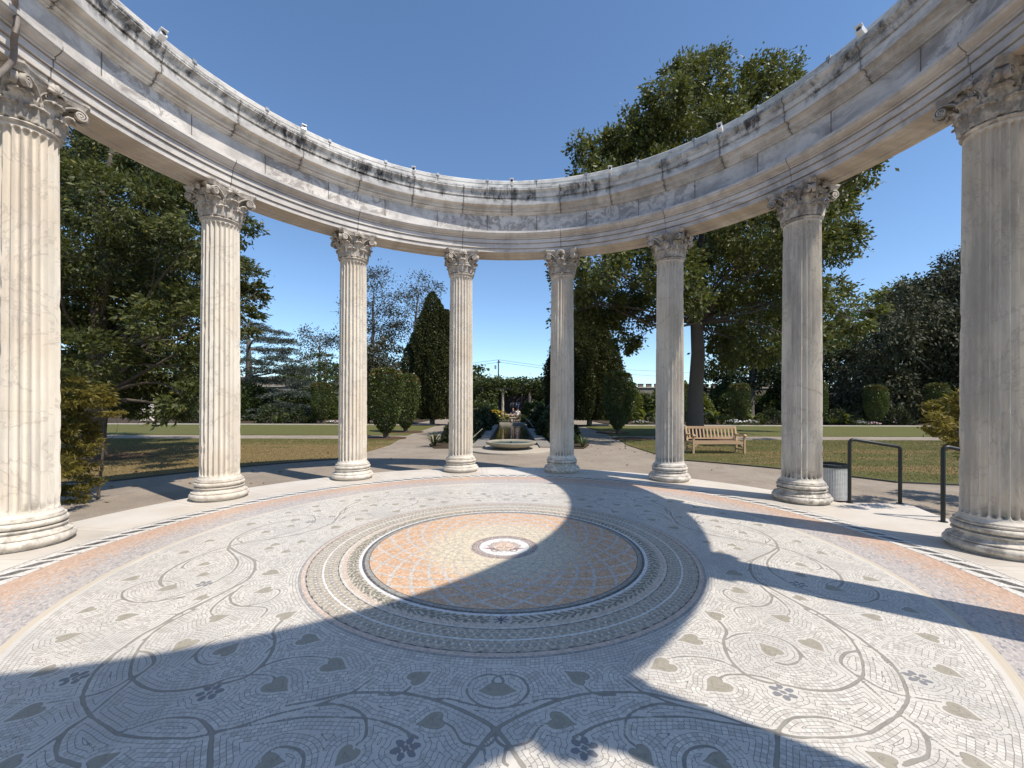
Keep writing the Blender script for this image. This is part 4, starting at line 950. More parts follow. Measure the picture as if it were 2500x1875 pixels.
# copper beech on the right --------------------------------------------------
d=40.
b=gx(2040,d); b.z=GZ
lob=[(2060,640,60),(2000,650,60),(2110,600,80),(1960,690,60),(2030,720,70),(2110,700,90),(1920,730,50),(1880,770,50),(1960,780,60),(2040,800,70),(2120,800,80),(1850,830,50),(1920,850,60),(2000,860,60),(2080,870,60),(1900,890,40),(2030,900,40),(1980,905,36),(2180,700,90),(2200,820,90),(1860,880,30),(2160,600,70)]
tree('beech_tree','huge dark weeping copper beech at the right behind the clipped shrubs','tree',b,at(2090,610,d),L(d,lob,4,7),LM['beech'],M['bark2'],.6,31,dens=11,per=50,ll=.32,lw=.095,cr=.62,droop=1.1,flat=1.5)
d=52.
b=gx(1900,d); b.z=GZ
tree('lime_tree','yellow green tree crown showing above the copper beech','tree',b,at(1930,640,d),L(d,[(1930,640,40),(1890,670,50),(1960,640,40),(1850,720,60),(1990,630,36),(1900,740,60)],2,8),LM['lime'],M['bark2'],.4,33,dens=6,per=34,ll=.34,lw=.12,cr=.8)
# dark trees right of centre
d=48.
b=gx(1620,d); b.z=GZ
tree('maple_tree','dark round tree behind the hedge between the oak trunk and the stained column','tree',b,at(1630,690,d),L(d,[(1590,740,50),(1650,720,55),(1560,790,40),(1620,800,50),(1680,790,45),(1730,760,45),(1540,830,30)],2,9),LM['dkleaf'],M['bark2'],.4,35,dens=7,per=40,ll=.34,lw=.12,cr=.8)
d=46.
b=gx(1770,d); b.z=GZ
tree('maple_tree','dark tree filling the gap between the stained column and the copper beech','tree',b,at(1780,700,d),L(d,[(1770,740,50),(1810,780,50),(1760,820,50),(1830,850,36)],2,10),LM['dkleaf'],M['bark2'],.35,36,dens=7,per=40,ll=.34,lw=.11,cr=.8)
# blue cedar: flat shelves
def shelf_tree(name,label,base,d,shelves,seed,mat,r0,top,ll=.30,dens=26):
    base=Vector(base); root=empty(name,base); rng=np.random.default_rng(seed); tr=MB(); T=Vector(top)-base
    tr.tube([(0,0,-.1),tuple(T*.35),tuple(T*.7),tuple(T)],[r0,r0*.75,r0*.4,r0*.08],10).build('trunk',M['bark2'],root,smooth=60)
    lb=MB(); CC=[];OUT=[];CR=[]
    for x,y,w,h in shelves:
        p=Vector(at(x,y,d+rng.uniform(-3,3)))-base; zz=max(.5,p.z-abs(p.x)*.12); s=T*min(.95,zz/T.z)
        limb(lb,s,p,r0*.22,r0*.03,rng,n=6,wob=.05)
        W=w/896.8*d; Hh=h/896.8*d; n=int(dens*W*1.6)
        q=rng.uniform(-1,1,(n,3)); q[:,2]=rng.normal(size=n)*.35
        c=np.array(p)+q*np.array((W,W*.9,Hh)); c[:,2]-=np.abs(q[:,0])**2*Hh*.9
        CC.append(c); o=np.c_[np.sign(q[:,0])*.8,q[:,1],np.full(n,.1)]; OUT.append(o); CR.append(np.full(n,.42))
    lb.build('branches',M['bark2'],root,smooth=60)
    CC=np.vstack(CC);OUT=np.vstack(OUT);CR=np.concatenate(CR)
    V,F,t=clumps_to_leaves(CC,CR,OUT,26,ll,.035,rng,.05,.25,1.3); np_mesh('crown',V,F,mat,root,{'tint':('FLOAT','FACE',t)})
    tag(root,label,'tree'); return root
d=44.
b=gx(540,d); b.z=GZ
shelf_tree('cedar_tree','grey blue cedar with flat shelves of branches behind the left clipped shrubs',b,d,[(540,700,30,7),(575,715,40,8),(545,730,50,8),(600,735,34,7),(560,755,60,8),(620,755,20,6),(590,775,50,8),(530,780,50,9),(580,800,60,8),(640,795,34,7),(540,820,60,9),(610,820,60,8),(660,830,30,7),(570,845,60,9),(630,850,50,9),(560,870,60,10),(620,875,50,10),(600,895,50,10)],41,LM['cedar'],.55,at(535,690,d),dens=15)
d=50.
b=gx(700,d); b.z=GZ
shelf_tree('pine_tree','green layered pine left of the third column above the wall',b,d,[(700,765,20,9),(705,785,28,9),(690,800,34,9),(715,815,40,9),(690,830,44,9),(720,842,44,8)],42,LM['green'],.3,at(703,748,d),dens=13,ll=.34)
# thin-leaved tall trees
def sparse(label,bx,d,lobes,seed,top,dens=5,mat='sparse'):
    b=gx(bx,d); b.z=GZ
    return tree('locust_tree',label,'tree',b,at(*top,d),L(d,lobes,2.5,seed),LM[mat],M['bark2'],.42,seed,dens=dens*1.7,per=22,ll=.34,lw=.08,cr=1.0,twigs=2.5,droop=.2,group=None)
sparse('tall thin crowned tree seen directly right of the third column',800,62.,[(790,600,24),(820,600,26),(805,640,30),(840,655,26),(760,625,16),(745,665,22),(775,690,30),(830,700,36),(800,730,40),(850,720,26)],51,(808,590),4)
sparse('second thin crowned tree, its twigs spreading behind the dark columnar tree',880,60.,[(905,610,22),(935,625,22),(880,625,22),(870,660,26),(915,650,26),(850,690,24),(890,700,34),(945,650,14)],52,(905,605),4)
sparse('low thin crowned tree to the left of the third column over the street lamp',690,66.,[(665,725,20),(690,735,24),(660,760,20),(720,735,24),(675,790,26),(745,730,20)],53,(690,722),5)
d=56.
b=gx(800,d); b.z=GZ
tree('maple_tree','brownish dense tree low behind the paired clipped shrubs','tree',b,at(810,740,d),L(d,[(790,780,40),(830,770,40),(760,800,30),(845,810,34),(800,820,40)],2,12),LM['sparse'],M['bark2'],.35,37,dens=8,per=36,ll=.34,lw=.11,cr=.8)
# clipped shrubs -----------------------------------------------------------
def profile_crown(name,prof,mat,parent,seed,n,ll,lw,low=.75,top_out=.4,lump=.06):
    rng=np.random.default_rng(seed); zs=np.array([p[0] for p in prof]); rs=np.array([p[1] for p in prof])
    u=rng.uniform(zs[0],zs[-1],n*2); keep=rng.uniform(0,rs.max(),n*2)<np.interp(u,zs,rs)*.9+.1*rs.max(); u=u[keep][:n]; m=len(u)
    a=rng.uniform(0,TAU,m); fr=1-(1-low)*rng.uniform(0,1,m)**1.6
    cap=rng.uniform(size=m)<.13; fr=np.where(cap,np.sqrt(rng.uniform(0,1,m)),fr); u=np.where(cap,zs[-1]-rng.uniform(0,.10,m)-.05*fr,u)
    R=np.interp(u,zs,rs)*fr*(1+lump*np.sin(a*3+u*2.1+seed)+lump*.7*np.sin(a*7-u*4.3)+lump*.5*rng.normal(size=m))
    R=np.where(rng.uniform(size=m)<.04,R*rng.uniform(1.03,1.16,m),R); u=np.where(cap&(rng.uniform(size=m)<.12),u+rng.uniform(0,.16,m),u)
    P=np.c_[R*np.sin(a),R*np.cos(a),u]; D=np.c_[np.sin(a)*.7,np.cos(a)*.7,np.where(cap,.8,.25)]+rng.normal(size=(m,3))*.5
    V,F=leaf_quads(P,D,ll*rng.uniform(.6,1.25,m),lw*rng.uniform(.7,1.2,m),rng)
    t=np.clip(rng.uniform(0,.9,m),0,.89); t=np.where((u>zs[-1]-.5)&(rng.uniform(size=m)<.2),1.,t)
    np_mesh(name,V,F,mat,parent,{'tint':('FLOAT','FACE',t)})
def stems(parent,h,r,seed,n=5):
    rng=np.random.default_rng(seed); mb=MB()
    for k in range(n):
        a=TAU*k/n+rng.uniform(-.4,.4); mb.tube([(0.05*math.sin(a),.05*math.cos(a),-.05),(r*.4*math.sin(a),r*.4*math.cos(a),h*.5),(r*math.sin(a),r*math.cos(a),h)],[.05,.038,.022],7)
    mb.build('stems',M['bark2'],parent,smooth=60)
def make_topiary(seed):
    r=empty('clipped_shrub'); stems(r,1.3,.4,seed,6)
    profile_crown('foliage',[(.28,.20),(.5,.36),(.9,.58),(1.4,.74),(2.1,.83),(2.8,.82),(3.2,.78),(3.42,.66),(3.5,.45)],LM['shrub'],r,seed,8200,.115,.034,low=.55)
    return r
tp=[make_topiary(61),make_topiary(62)]
TOP=[(-6.15,16.05,1.02,'front clipped urn shaped shrub of the pair right of the third column'),(-6.3,20.5,1.0,'rear clipped shrub of the pair right of the third column'),
(6.3,19.6,1.0,'clipped dark shrub standing alone left of the half shaded column'),
(-10.9,30.1,1.0,'clipped shrub just left of the third column on the bed edge'),(-15.9,30.4,1.0,'clipped shrub in front of the grey blue cedar'),(-9.4,30.3,.95,'clipped shrub half hidden behind the third column'),
(-14.0,39.,.98,'far clipped shrub seen between the two bed edge shrubs on the left'),
(-23.6,30.4,1.0,'clipped shrub under the dark oak left of the second column'),
(9.8,30.2,1.0,'clipped shrub half hidden by the half shaded column'),(14.4,30.3,1.0,'clipped shrub right of the oak trunk above the bench'),(19.3,30.2,1.0,'clipped shrub just left of the stained column'),
(25.6,30.0,1.03,'clipped shrub just right of the stained column'),(30.6,30.0,1.0,'clipped shrub standing alone against the copper beech'),(36.0,30.2,1.02,'clipped shrub peeping out left of the large right column')]
for i,(x,y,s,lab) in enumerate(TOP):
    o=tp[i] if i<2 else copy_tree(tp[i%2])
    o.location=(x,y,GZ); o.rotation_euler=(0,0,i*1.7); o.scale=(s,s,s*(1+.03*((i*7)%3-1))); tag(o,lab,'shrub','clipped urn shaped shrubs')
# tall columnar trees
def columnar(label,x,y,h,seed,plumes):
    r=empty('columnar_tree',(x,y,GZ)); mb=MB(); mb.tube([(0,0,-.1),(0,0,h*.3),(0,0,h*.75)],[.22,.17,.05],10).build('trunk',M['bark2'],r,smooth=60)
    Ps=[]
    rng=np.random.default_rng(seed); Vs=[];Fs=[];ts=[];b=0
    for px,py,z0,z1,rad in plumes:
        n=int(rad*(z1-z0)*1500); u=rng.beta(1.3,1.3,n); z=z0+(z1-z0)*u; prof=np.interp(u,[0,.12,.45,.75,.92,1],[.35,.78,1,.95,.62,.15])
        a=rng.uniform(0,TAU,n); fr=np.sqrt(rng.uniform(.30,1.05,n))*np.where(rng.uniform(size=n)<.05,rng.uniform(1.,1.3,n),1.); R=rad*prof*fr*(1+.12*np.sin(3*a+z*1.7+seed)+.10*np.sin(5*a-z*3.1))
        P=np.c_[px+R*np.sin(a),py+R*np.cos(a),z]; D=np.c_[np.sin(a)*.5,np.cos(a)*.5,np.full(n,.55)]+rng.normal(size=(n,3))*.5
        V,F=leaf_quads(P,D,.15*rng.uniform(.6,1.3,n),.05*rng.uniform(.7,1.2,n),rng); Vs.append(V);Fs.append(F+b);b+=len(V);ts.append(np.minimum(.89,rng.uniform(0,.9,n)))
    np_mesh('foliage',np.vstack(Vs),np.vstack(Fs),LM['column'],r,{'tint':('FLOAT','FACE',np.concatenate(ts))})
    tag(r,label,'tree','columnar trees beside the pool'); return r
PL=[(0,0,.5,10.9,1.0),(-1.1,.3,.6,8.0,1.05),(1.2,-.2,.5,9.4,1.0),(.4,.9,.6,10.0,1.1),(1.8,.3,.6,8.4,.85),(-1.75,-.2,.7,6.6,.8),(.6,-.8,.5,7.8,1.05),(-.6,-.5,.5,9.3,.9),(2.2,.1,.6,6.0,.6)]
_r=np.random.default_rng(8)
for _k in range(16):
    _a=_r.uniform(0,TAU); _q=_r.uniform(.4,1.9); PL.append((_q*math.sin(_a)*1.1,_q*math.cos(_a)*.7,_r.uniform(2,5),max(5.2,11.6-2.2*_q+_r.uniform(-.8,.7)),_r.uniform(.28,.45)))
columnar('tall dark columnar tree left of the cream column beside the pool',-6.35,29.3,10.9,71,PL)
columnar('tall dark columnar tree right of the shaded column beside the pool',6.3,28.3,9.6,72,[(a*-1,b_,c,d_*.97,e*1.15) for a,b_,c,d_,e in PL])
columnar('second dark columnar tree nearer the pool right of the shaded column',4.3,31.5,8.6,73,[(0,0,.4,8.5,1.0),(.8,.2,.4,6.6,.8),(-.7,.1,.5,6.0,.7)])
# foreground maples
d=6.9
tree('japanese_maple','small feathery yellow green maple beside the leftmost column','tree',(-7.35,2.9,GZ),(-7.2,2.9,1.9),L(d,[(140,840,34),(170,850,40),(205,860,34),(160,900,40),(120,870,40),(235,890,18),(180,930,26),(150,960,40),(120,940,40),(170,1000,34),(140,1040,34),(110,1010,40),(190,1040,18),(100,900,60),(165,1070,20),(205,960,14)],.8,14),LM['maple'],M['bark'],.022,81,dens=330,per=40,ll=.085,lw=.0135,cr=.17,droop=.2,flat=.45,twigs=.7)
d=6.6
tree('japanese_maple','small feathery gold maple spilling out beside the large right column','tree',(7.6,1.9,GZ),(7.7,1.9,1.7),L(d,[(2040,880,30),(2065,900,30),(2085,860,30),(2025,905,22),(2005,930,14),(2060,930,26),(2010,915,16),(2120,880,50),(2120,940,50),(2180,900,60),(2035,940,14),(2150,980,50)],.8,15),LM['maple'],M['bark'],.022,82,dens=330,per=40,ll=.085,lw=.0135,cr=.17,droop=.2,flat=.45,twigs=.7)
# ------------------------------------------------------------------ pool and fountain
p=empty('pool_canal',(.12,0,GZ)); tag(p,'long narrow stone pool running away from the round basin','pool')
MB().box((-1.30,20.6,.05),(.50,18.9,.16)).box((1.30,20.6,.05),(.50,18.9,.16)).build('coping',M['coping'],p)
MB().box((-1.035,20.6,-.06),(.03,18.9,.16)).box((1.035,20.6,-.06),(.03,18.9,.16)).build('wall_lining',M['dark'],p)
o=np_mesh('pool_water',[(-1.05,11.3,.015),(1.05,11.3,.015),(1.05,30,.015),(-1.05,30,.015)],[(0,1,2,3)],M['water'],p)
V=[(1.9*math.sin(a),30.0+.85*math.cos(a)*1.0,z) for z in(.0,.17) for a in np.linspace(-PI/2,PI/2,20)]
n=20
MB().add(V,[(k,k+1,n+k+1,n+k) for k in range(n-1)]+[tuple(range(n,2*n)),(0,n,2*n-1,n-1)]).build('end_coping',M['step'],p)
pl=empty('fountain_step',(.08,11.05,GZ)); tag(pl,'low half round stone step under the fountain basin','step')
MB().lathe([(0,.075),(1.56,.075),(1.60,.055),(1.60,-.02)],72).build('tread',M['step'],pl,smooth=40)
fb=empty('fountain_basin',(.08,10.95,GZ+.075)); fb.scale=(1,1,.84); tag(fb,'shallow round stone fountain bowl with a thin water jet','fountain')
MB().lathe([(0,.02),(.40,.0),(.44,.03),(.62,.07),(.82,.15),(.93,.235),(.955,.285),(.945,.315),(.90,.325),(.85,.315),(.80,.27),(.5,.2),(0,.18)],72).build('bowl',M['bowl'],fb,smooth=50)
MB().lathe([(0,.268),(.79,.268)],48).build('bowl_water',M['algae'],fb)
MB().tube([(0,0,.26),(0,0,.32)],.03,10).build('nozzle',M['lens'],fb)
MB().tube([(0,0,.32),(.004,0,.55),(.0,.0,.80),(.012,0,.93),(.03,0,.90)],[.006,.006,.007,.010,.005],8).build('jet',M['jet'],fb,smooth=60)
# low planting ---------------------------------------------------------------
def mound(n,r,h,seed,ll,lw):
    rng=np.random.default_rng(seed); d=sphere_dirs(n,rng); d[:,2]=np.abs(d[:,2]); rad=rng.uniform(.6,1,n)**.5
    P=d*rad[:,None]*np.array((r,r,h))*(1+.12*np.sin(d[:,0:1]*7+seed)); D=d+rng.normal(size=(n,3))*.6
    V,F=leaf_quads(P,D,ll*rng.uniform(.6,1.3,n),lw*rng.uniform(.6,1.2,n),rng); return V,F,np.minimum(.89,rng.uniform(0,.9,n))
def make_bush(name,seed,mat,n,r,h,ll,lw):
    root=empty(name); V,F,t=mound(n,r,h,seed,ll,lw); np_mesh('foliage',V,F,mat,root,{'tint':('FLOAT','FACE',t)}); stems(root,h*.6,r*.4,seed,5); return root
def blade(p,d,up,L_,w,n=6,arch=1.):
    """arching strap leaf"""
    V=[];d=Vector(d).normalized();s=Vector((-d.y,d.x,0))
    for i in range(n+1):
        t=i/n; q=Vector(p)+d*(L_*.75*t*(.5+.5*t))+Vector((0,0,1))*(L_*up*(t-arch*.55*t*t)); ww=w*(math.sin(PI*(.12+.86*t))**.8)
        V+= [q-s*ww,q+Vector((0,0,-ww*.25)),q+s*ww]
    F=[]
    for i in range(n):
        for k in(0,1): F.append((i*3+k,i*3+k+1,i*3+k+4,i*3+k+3))
    return V,F
def make_blades(name,seed,mat,n,L_,w,up,part='leaves',stem=0,arch=1.):
    rng=np.random.default_rng(seed); root=empty(name); VV=[];FF=[];tt=[];b=0
    for k in range(n):
        a=rng.uniform(0,TAU); z=stem*rng.uniform(.25,1) if stem else 0
        V,F=blade((.03*math.sin(a),.03*math.cos(a),z),(math.sin(a),math.cos(a),0),up*rng.uniform(.6,1.25),L_*rng.uniform(.6,1.15),w*rng.uniform(.7,1.2),arch=arch)
        VV+=[tuple(v) for v in V]; FF+=[tuple(b+i for i in f) for f in F]; tt+=[rng.uniform(.1,.88)]*len(F); b+=len(V)
    np_mesh(part,VV,FF,mat,root,{'tint':('FLOAT','FACE',tt)},smooth=True)
    if stem: MB().tube([(0,0,-.05),(.02,0,stem*.6),(0,.02,stem)],[.06,.045,.025],8).build('stem',M['bark2'],root,smooth=60)
    return root
def flowers(name,seed,mats,n,r,h,size):
    root=empty(name); rng=np.random.default_rng(seed)
    V,F,t=mound(500,r,h*.8,seed,.12,.03); np_mesh('foliage',V,F,LM['green'],root,{'tint':('FLOAT','FACE',t)})
    mb=MB()
    for k in range(n):
        d=sphere_dirs(1,rng)[0]; c=Vector((d[0]*r*rng.uniform(.3,1),d[1]*r*rng.uniform(.3,1),h*(.55+.45*abs(d[2])))); a=rng.uniform(0,TAU); tl=Vector((rng.normal()*.4,rng.normal()*.4-.5,1)).normalized()
        s=tl.cross(Vector((math.cos(a),math.sin(a),0))).normalized(); q=tl.cross(s)
        ring=[c+(s*math.cos(TAU*i/10)+q*math.sin(TAU*i/10))*size*(1 if i%2 else .62)+tl*size*.3 for i in range(10)]
        mb.add([c]+ring,[(0,1+i,1+(i+1)%10) for i in range(10)])
    mb.build('blossoms',mats,root); return root
PR=np.random.default_rng(5)
def ground_row(proto,places,labels,cat,group,z=GZ+.03):
    for i,(x,y,s) in enumerate(places):
        o=proto if i==0 else copy_tree(proto); o.location=(x,y,z); o.rotation_euler=(0,0,PR.uniform(0,TAU)); o.scale=(s,s,s*PR.uniform(.9,1.1)); tag(o,labels[i] if isinstance(labels,list) else labels,cat,group)
grp='low round shrubs in the flower beds'
ground_row(make_bush('round_shrub',91,LM['dkleaf'],1700,.95,1.15,.13,.045),[(-17.7,30.6,1.2),(-12.9,30.5,1.1),(-26.5,30.6,1.25),(16.6,30.8,1.0),(22.3,30.6,1.1),(28.2,30.9,1.25),(33.2,30.8,1.2),(-20.5,31.2,1.3)],
 ['low dark round bush left of the shrub before the cedar','low dark round bush between the two bed edge shrubs left of the third column','low dark round bush under the dark left oak, farthest left','low dark round bush right of the oak trunk above the bench','low dark round bush straight behind the stained column','low dark round bush left of the shrub standing against the copper beech','low dark round bush right of the shrub standing against the copper beech','low dark round bush close behind the second column'],'bush',grp)
ground_row(make_bush('round_shrub',92,LM['lime'],6000,2.1,3.4,.25,.09),[(16.8,38.,1.2),(20.2,41.,1.05),(12.3,40.,1.1)],['large yellow green rounded bush above the bench between two clipped shrubs','large yellow green bush partly behind the clipped shrub left of the stained column','large yellow green bush left of the oak trunk'],'bush','large pale bushes behind the right flower bed')
ground_row(make_bush('round_shrub',95,LM['green'],6000,2.2,3.3,.26,.09),[(-21.,41.,1.15),(-10.5,43.,1.05),(25.,43.,1.1),(-27.,38.,1.2),(-17.,46.,1.1),(32.,44.,1.3)],['large green bush behind the second column near the far wall','large green bush behind the third column near the far wall','large green bush beneath the trees behind the stained column','large green bush under the dark oak at the far left','large green bush in front of the wall below the cedar','large green bush beneath the copper beech'],'bush','large green bushes before the far wall')
# broad-leaved exotics
ground_row(make_blades('banana_plant',96,LM['lime'],9,1.25,.17,.95,stem=.7),[(-14.0,30.2,.95),(-11.9,30.3,.9),(-9.9,29.9,.8),(11.3,30.3,1.1),(17.3,30.4,1.15),(20.6,30.3,.9),(28.3,30.2,.9),(-18.3,30.2,.8)],
 ['bright broad leaved plant right of the shrub before the cedar','bright broad leaved plant left of the shrub beside the third column','bright broad leaved plant touching the third column','bright broad leaved plant left of the oak trunk','bright broad leaved plant above the bench end','bright broad leaved plant just left of the stained column','bright broad leaved plant left of the shrub against the copper beech','bright broad leaved plant beside the second column'],'plant','broad leaved plants along the bed edge')
ground_row(make_blades('grass_tuft',97,LM['green'],70,1.25,.022,1.15),[(-13.2,30.0,1.),(-12.4,30.2,1.1),(-16.9,30.,1.),(10.6,30.1,1.1),(12.3,30.2,1.),(18.4,30.2,1.15),(17.7,30.1,1.),(21.2,30.2,1.),(26.9,30.,1.),(27.6,30.3,.9),(29.3,30.1,.9),(-19.4,30.1,1.)],
 ['feathery grass tuft right beside the pale leaves near the cedar shrub','feathery grass tuft between the two bed edge shrubs','feathery grass tuft left of the cedar shrub','feathery grass tuft at the left of the oak trunk','feathery grass tuft touching the oak trunk','feathery grass tuft near the right end of the bench','feathery grass tuft above the middle of the bench','feathery grass tuft left of the stained column','feathery grass tuft right of the shrub by the stained column','smaller grass tuft left of the shrub against the beech','smaller grass tuft below the copper beech','feathery grass tuft right of the second column'],'grass tuft','feathery grass tufts along the bed edge')
ground_row(flowers('flower_patch',98,M['petal_white'],42,.75,.42,.075),[(15.3,29.7,1.),(18.6,29.7,1.1),(10.8,29.7,1.05),(19.9,29.6,1.),(12.9,29.7,.9),(29.0,29.6,.9),(-14.6,29.6,.8)],
 ['white flower patch above the left end of the bench','white flower patch above the right end of the bench','white flower patch left of the half shaded column','white flower patch touching the stained column','white flower patch at the foot of the oak trunk','white flower patch before the shrub against the copper beech','white flower patch at the foot of the cedar shrub'],'flowers','white flower patches along the bed edge')
ground_row(flowers('flower_patch',99,M['petal_pink'],42,.75,.42,.075),[(-10.9,29.6,1.),(-10.1,29.6,.9),(-14.1,29.7,.7),(24.6,29.6,.9),(30.0,29.6,.8)],
 ['pink flower patch right at the left edge of the third column','pink flower patch half hidden behind the third column','pink flower patch right of the cedar shrub','pink flower patch beside the stained column','pink flower patch below the shrub against the copper beech'],'flowers','pink flower patches along the bed edge')
# planting along the pool
sp=[];lb=[]
k=0
for s in(-1,1):
    for y in(14.0,15.4,17.0,18.9,21.2,23.6,26.2,28.6):
        k+=1; sp.append((s*(2.3+.15*math.sin(k*2.1))+.1,y,.78+.035*(y-12)*.9)); lb.append('dark leafy clump %s the pool, %s'%('left of' if s<0 else 'right of',('nearest the basin','second from the basin','third from the basin','fourth from the basin','fifth from the basin','sixth from the basin','seventh from the basin','farthest from the basin')[(k-1)%8]))
ground_row(make_bush('leafy_plant',101,LM['dkleaf'],1300,.85,1.25,.26,.085),sp,lb,'plant','dark leafy clumps along the pool')
ground_row(make_blades('banana_plant',102,LM['green'],12,1.0,.13,1.1,stem=.8),[(-2.3,24.5,1.1),(2.4,25.5,1.2),(-2.6,28.,1.4),(2.7,29.,1.4),(2.3,21.,.9),(-2.4,20.,.9)],['green paddle leaved plant left of the pool, middle of three','green paddle leaved plant right of the pool, middle of three','green paddle leaved plant left of the pool near its far end','green paddle leaved plant right of the pool near its far end','green paddle leaved plant right of the pool, nearest of three','green paddle leaved plant left of the pool, nearest of three'],'plant','paddle leaved plants along the pool')
ground_row(make_blades('strappy_plant',103,LM['green'],60,.85,.015,1.15),[(-3.05,12.3,1.05),(2.95,12.0,.85)],['dark strappy leaved clump on the path left of the cream column by the pool','dark strappy leaved clump on the path right of the shaded column'],'plant','strappy clumps at the path corners')
ground_row(flowers('flower_patch',104,M['petal_yellow'],60,.85,1.0,.10),[(-.9,32.6,1.),(.95,32.2,.75),(-.3,31.7,.65),(-1.5,33.6,1.2),(1.5,33.,.7)],['yellow flower clump behind the far end of the pool at centre left','yellow flower clump right of the centre behind the pool end','small pale yellow clump touching the pool end','tall yellow flower clump at the left behind the pool end','yellow flower clump farthest right behind the pool end'],'flowers','yellow flowers behind the pool')
ground_row(make_bush('leafy_plant',105,LM['green'],1200,.9,1.5,.22,.07),[(-1.9,34.5,1.2),(2.,34.2,1.25),(-2.8,36.,1.4),(2.9,36.,1.4)],['mid green leafy clump left of the yellow flowers','mid green leafy clump right of the yellow flowers','taller green clump under the left end of the vine arbour','taller green clump under the right end of the vine arbour'],'plant','green clumps beyond the pool')
for i,(x0,y0,x1,y1,d) in enumerate(((510,1070,630,960,15.0),(1170,850,1240,940,27.),(1170,870,1270,828,28.))):
    f=lambda x,y:at((1050+x*.20344)/1.1302,(850+y*.20344)/1.1302,d)
    tag(MB().tube([f(x0,y0),f(x1,y1)],.012 if i==0 else .02,6).build('plant_stake',M['stone']),('leaning pale stake beside the near left planting of the pool','leaning pale stake at the right far pool corner, sloping down right','leaning pale stake at the right far pool corner, sloping up right')[i],'stake','stakes leaning in the pool planting')
# vine arbour ------------------------------------------------------------------
d=46.
ar=empty('vine_arbour',(.3,42.,GZ)); tag(ar,'flat topped arbour smothered in vines closing the view beyond the pool','arbour')
for i,x in enumerate((-3.3,-1.15,1.9,4.0)):
    MB().lathe([(.22,0),(.22,.15),(.16,.2),(.13,3.2),(.19,3.3),(.19,3.4)],20,(x,0)).build('post',M['stone'],ar,smooth=40)
MB().box((.3,-.1,3.5),(8.6,.25,.2)).box((.3,2.6,3.5),(8.6,.25,.2)).build('beam',M['pole'],ar)
rng=np.random.default_rng(111); n=420
c=np.c_[rng.uniform(-4.2,4.8,n),rng.uniform(-.6,3.,n),rng.uniform(3.1,4.45,n)+.25*np.sin(rng.uniform(0,9,n))]
hang=np.c_[rng.choice([-3.3,-2.8,-2.2,3.0,3.5,4.1],90)+rng.normal(size=90)*.3,rng.uniform(-.7,0,90),rng.uniform(1.2,3.4,90)]
c=np.vstack([c,hang]); out=np.c_[rng.normal(size=len(c))*.4,np.full(len(c),-.6),rng.uniform(-.3,.8,len(c))]
V,F,t=clumps_to_leaves(c,np.full(len(c),.5),out,30,.24,.085,rng,.5); np_mesh('vine',V,F,LM['green'],ar,{'tint':('FLOAT','FACE',t)})
MB().box((.4,2.75,1.7),(8.6,.2,3.4)).build('back_panel',M['dark'],ar)  # near-black panel across the back of the arbour
tb=empty('stone_table',(.55,37.2,GZ)); tag(tb,'pale stone table where the two far visitors sit','table')
MB().box((0,0,.70),(2.0,.8,.09)).build('table_top',M['stone'],tb); [MB().box((x,0,.33),(.22,.55,.66)).build('leg',M['stone'],tb) for x in(-.65,.65)]
sb=empty('stone_bench',(.65,36.4,GZ)); tag(sb,'low pale stone bench carrying the far visitor in white','bench'); MB().box((0,0,.41),(1.5,.38,.08)).build('seat',M['stone'],sb); [MB().box((x,0,.185),(.16,.3,.37)).build('leg',M['stone'],sb) for x in(-.5,.5)]
sb=empty('stone_bench',(.55,38.0,GZ)); tag(sb,'stone bench on the arbour side carrying the far visitor in dark clothes','bench'); MB().box((0,0,.41),(1.5,.38,.08)).build('seat',M['stone'],sb); [MB().box((x,0,.185),(.16,.3,.37)).build('leg',M['stone'],sb) for x in(-.5,.5)]
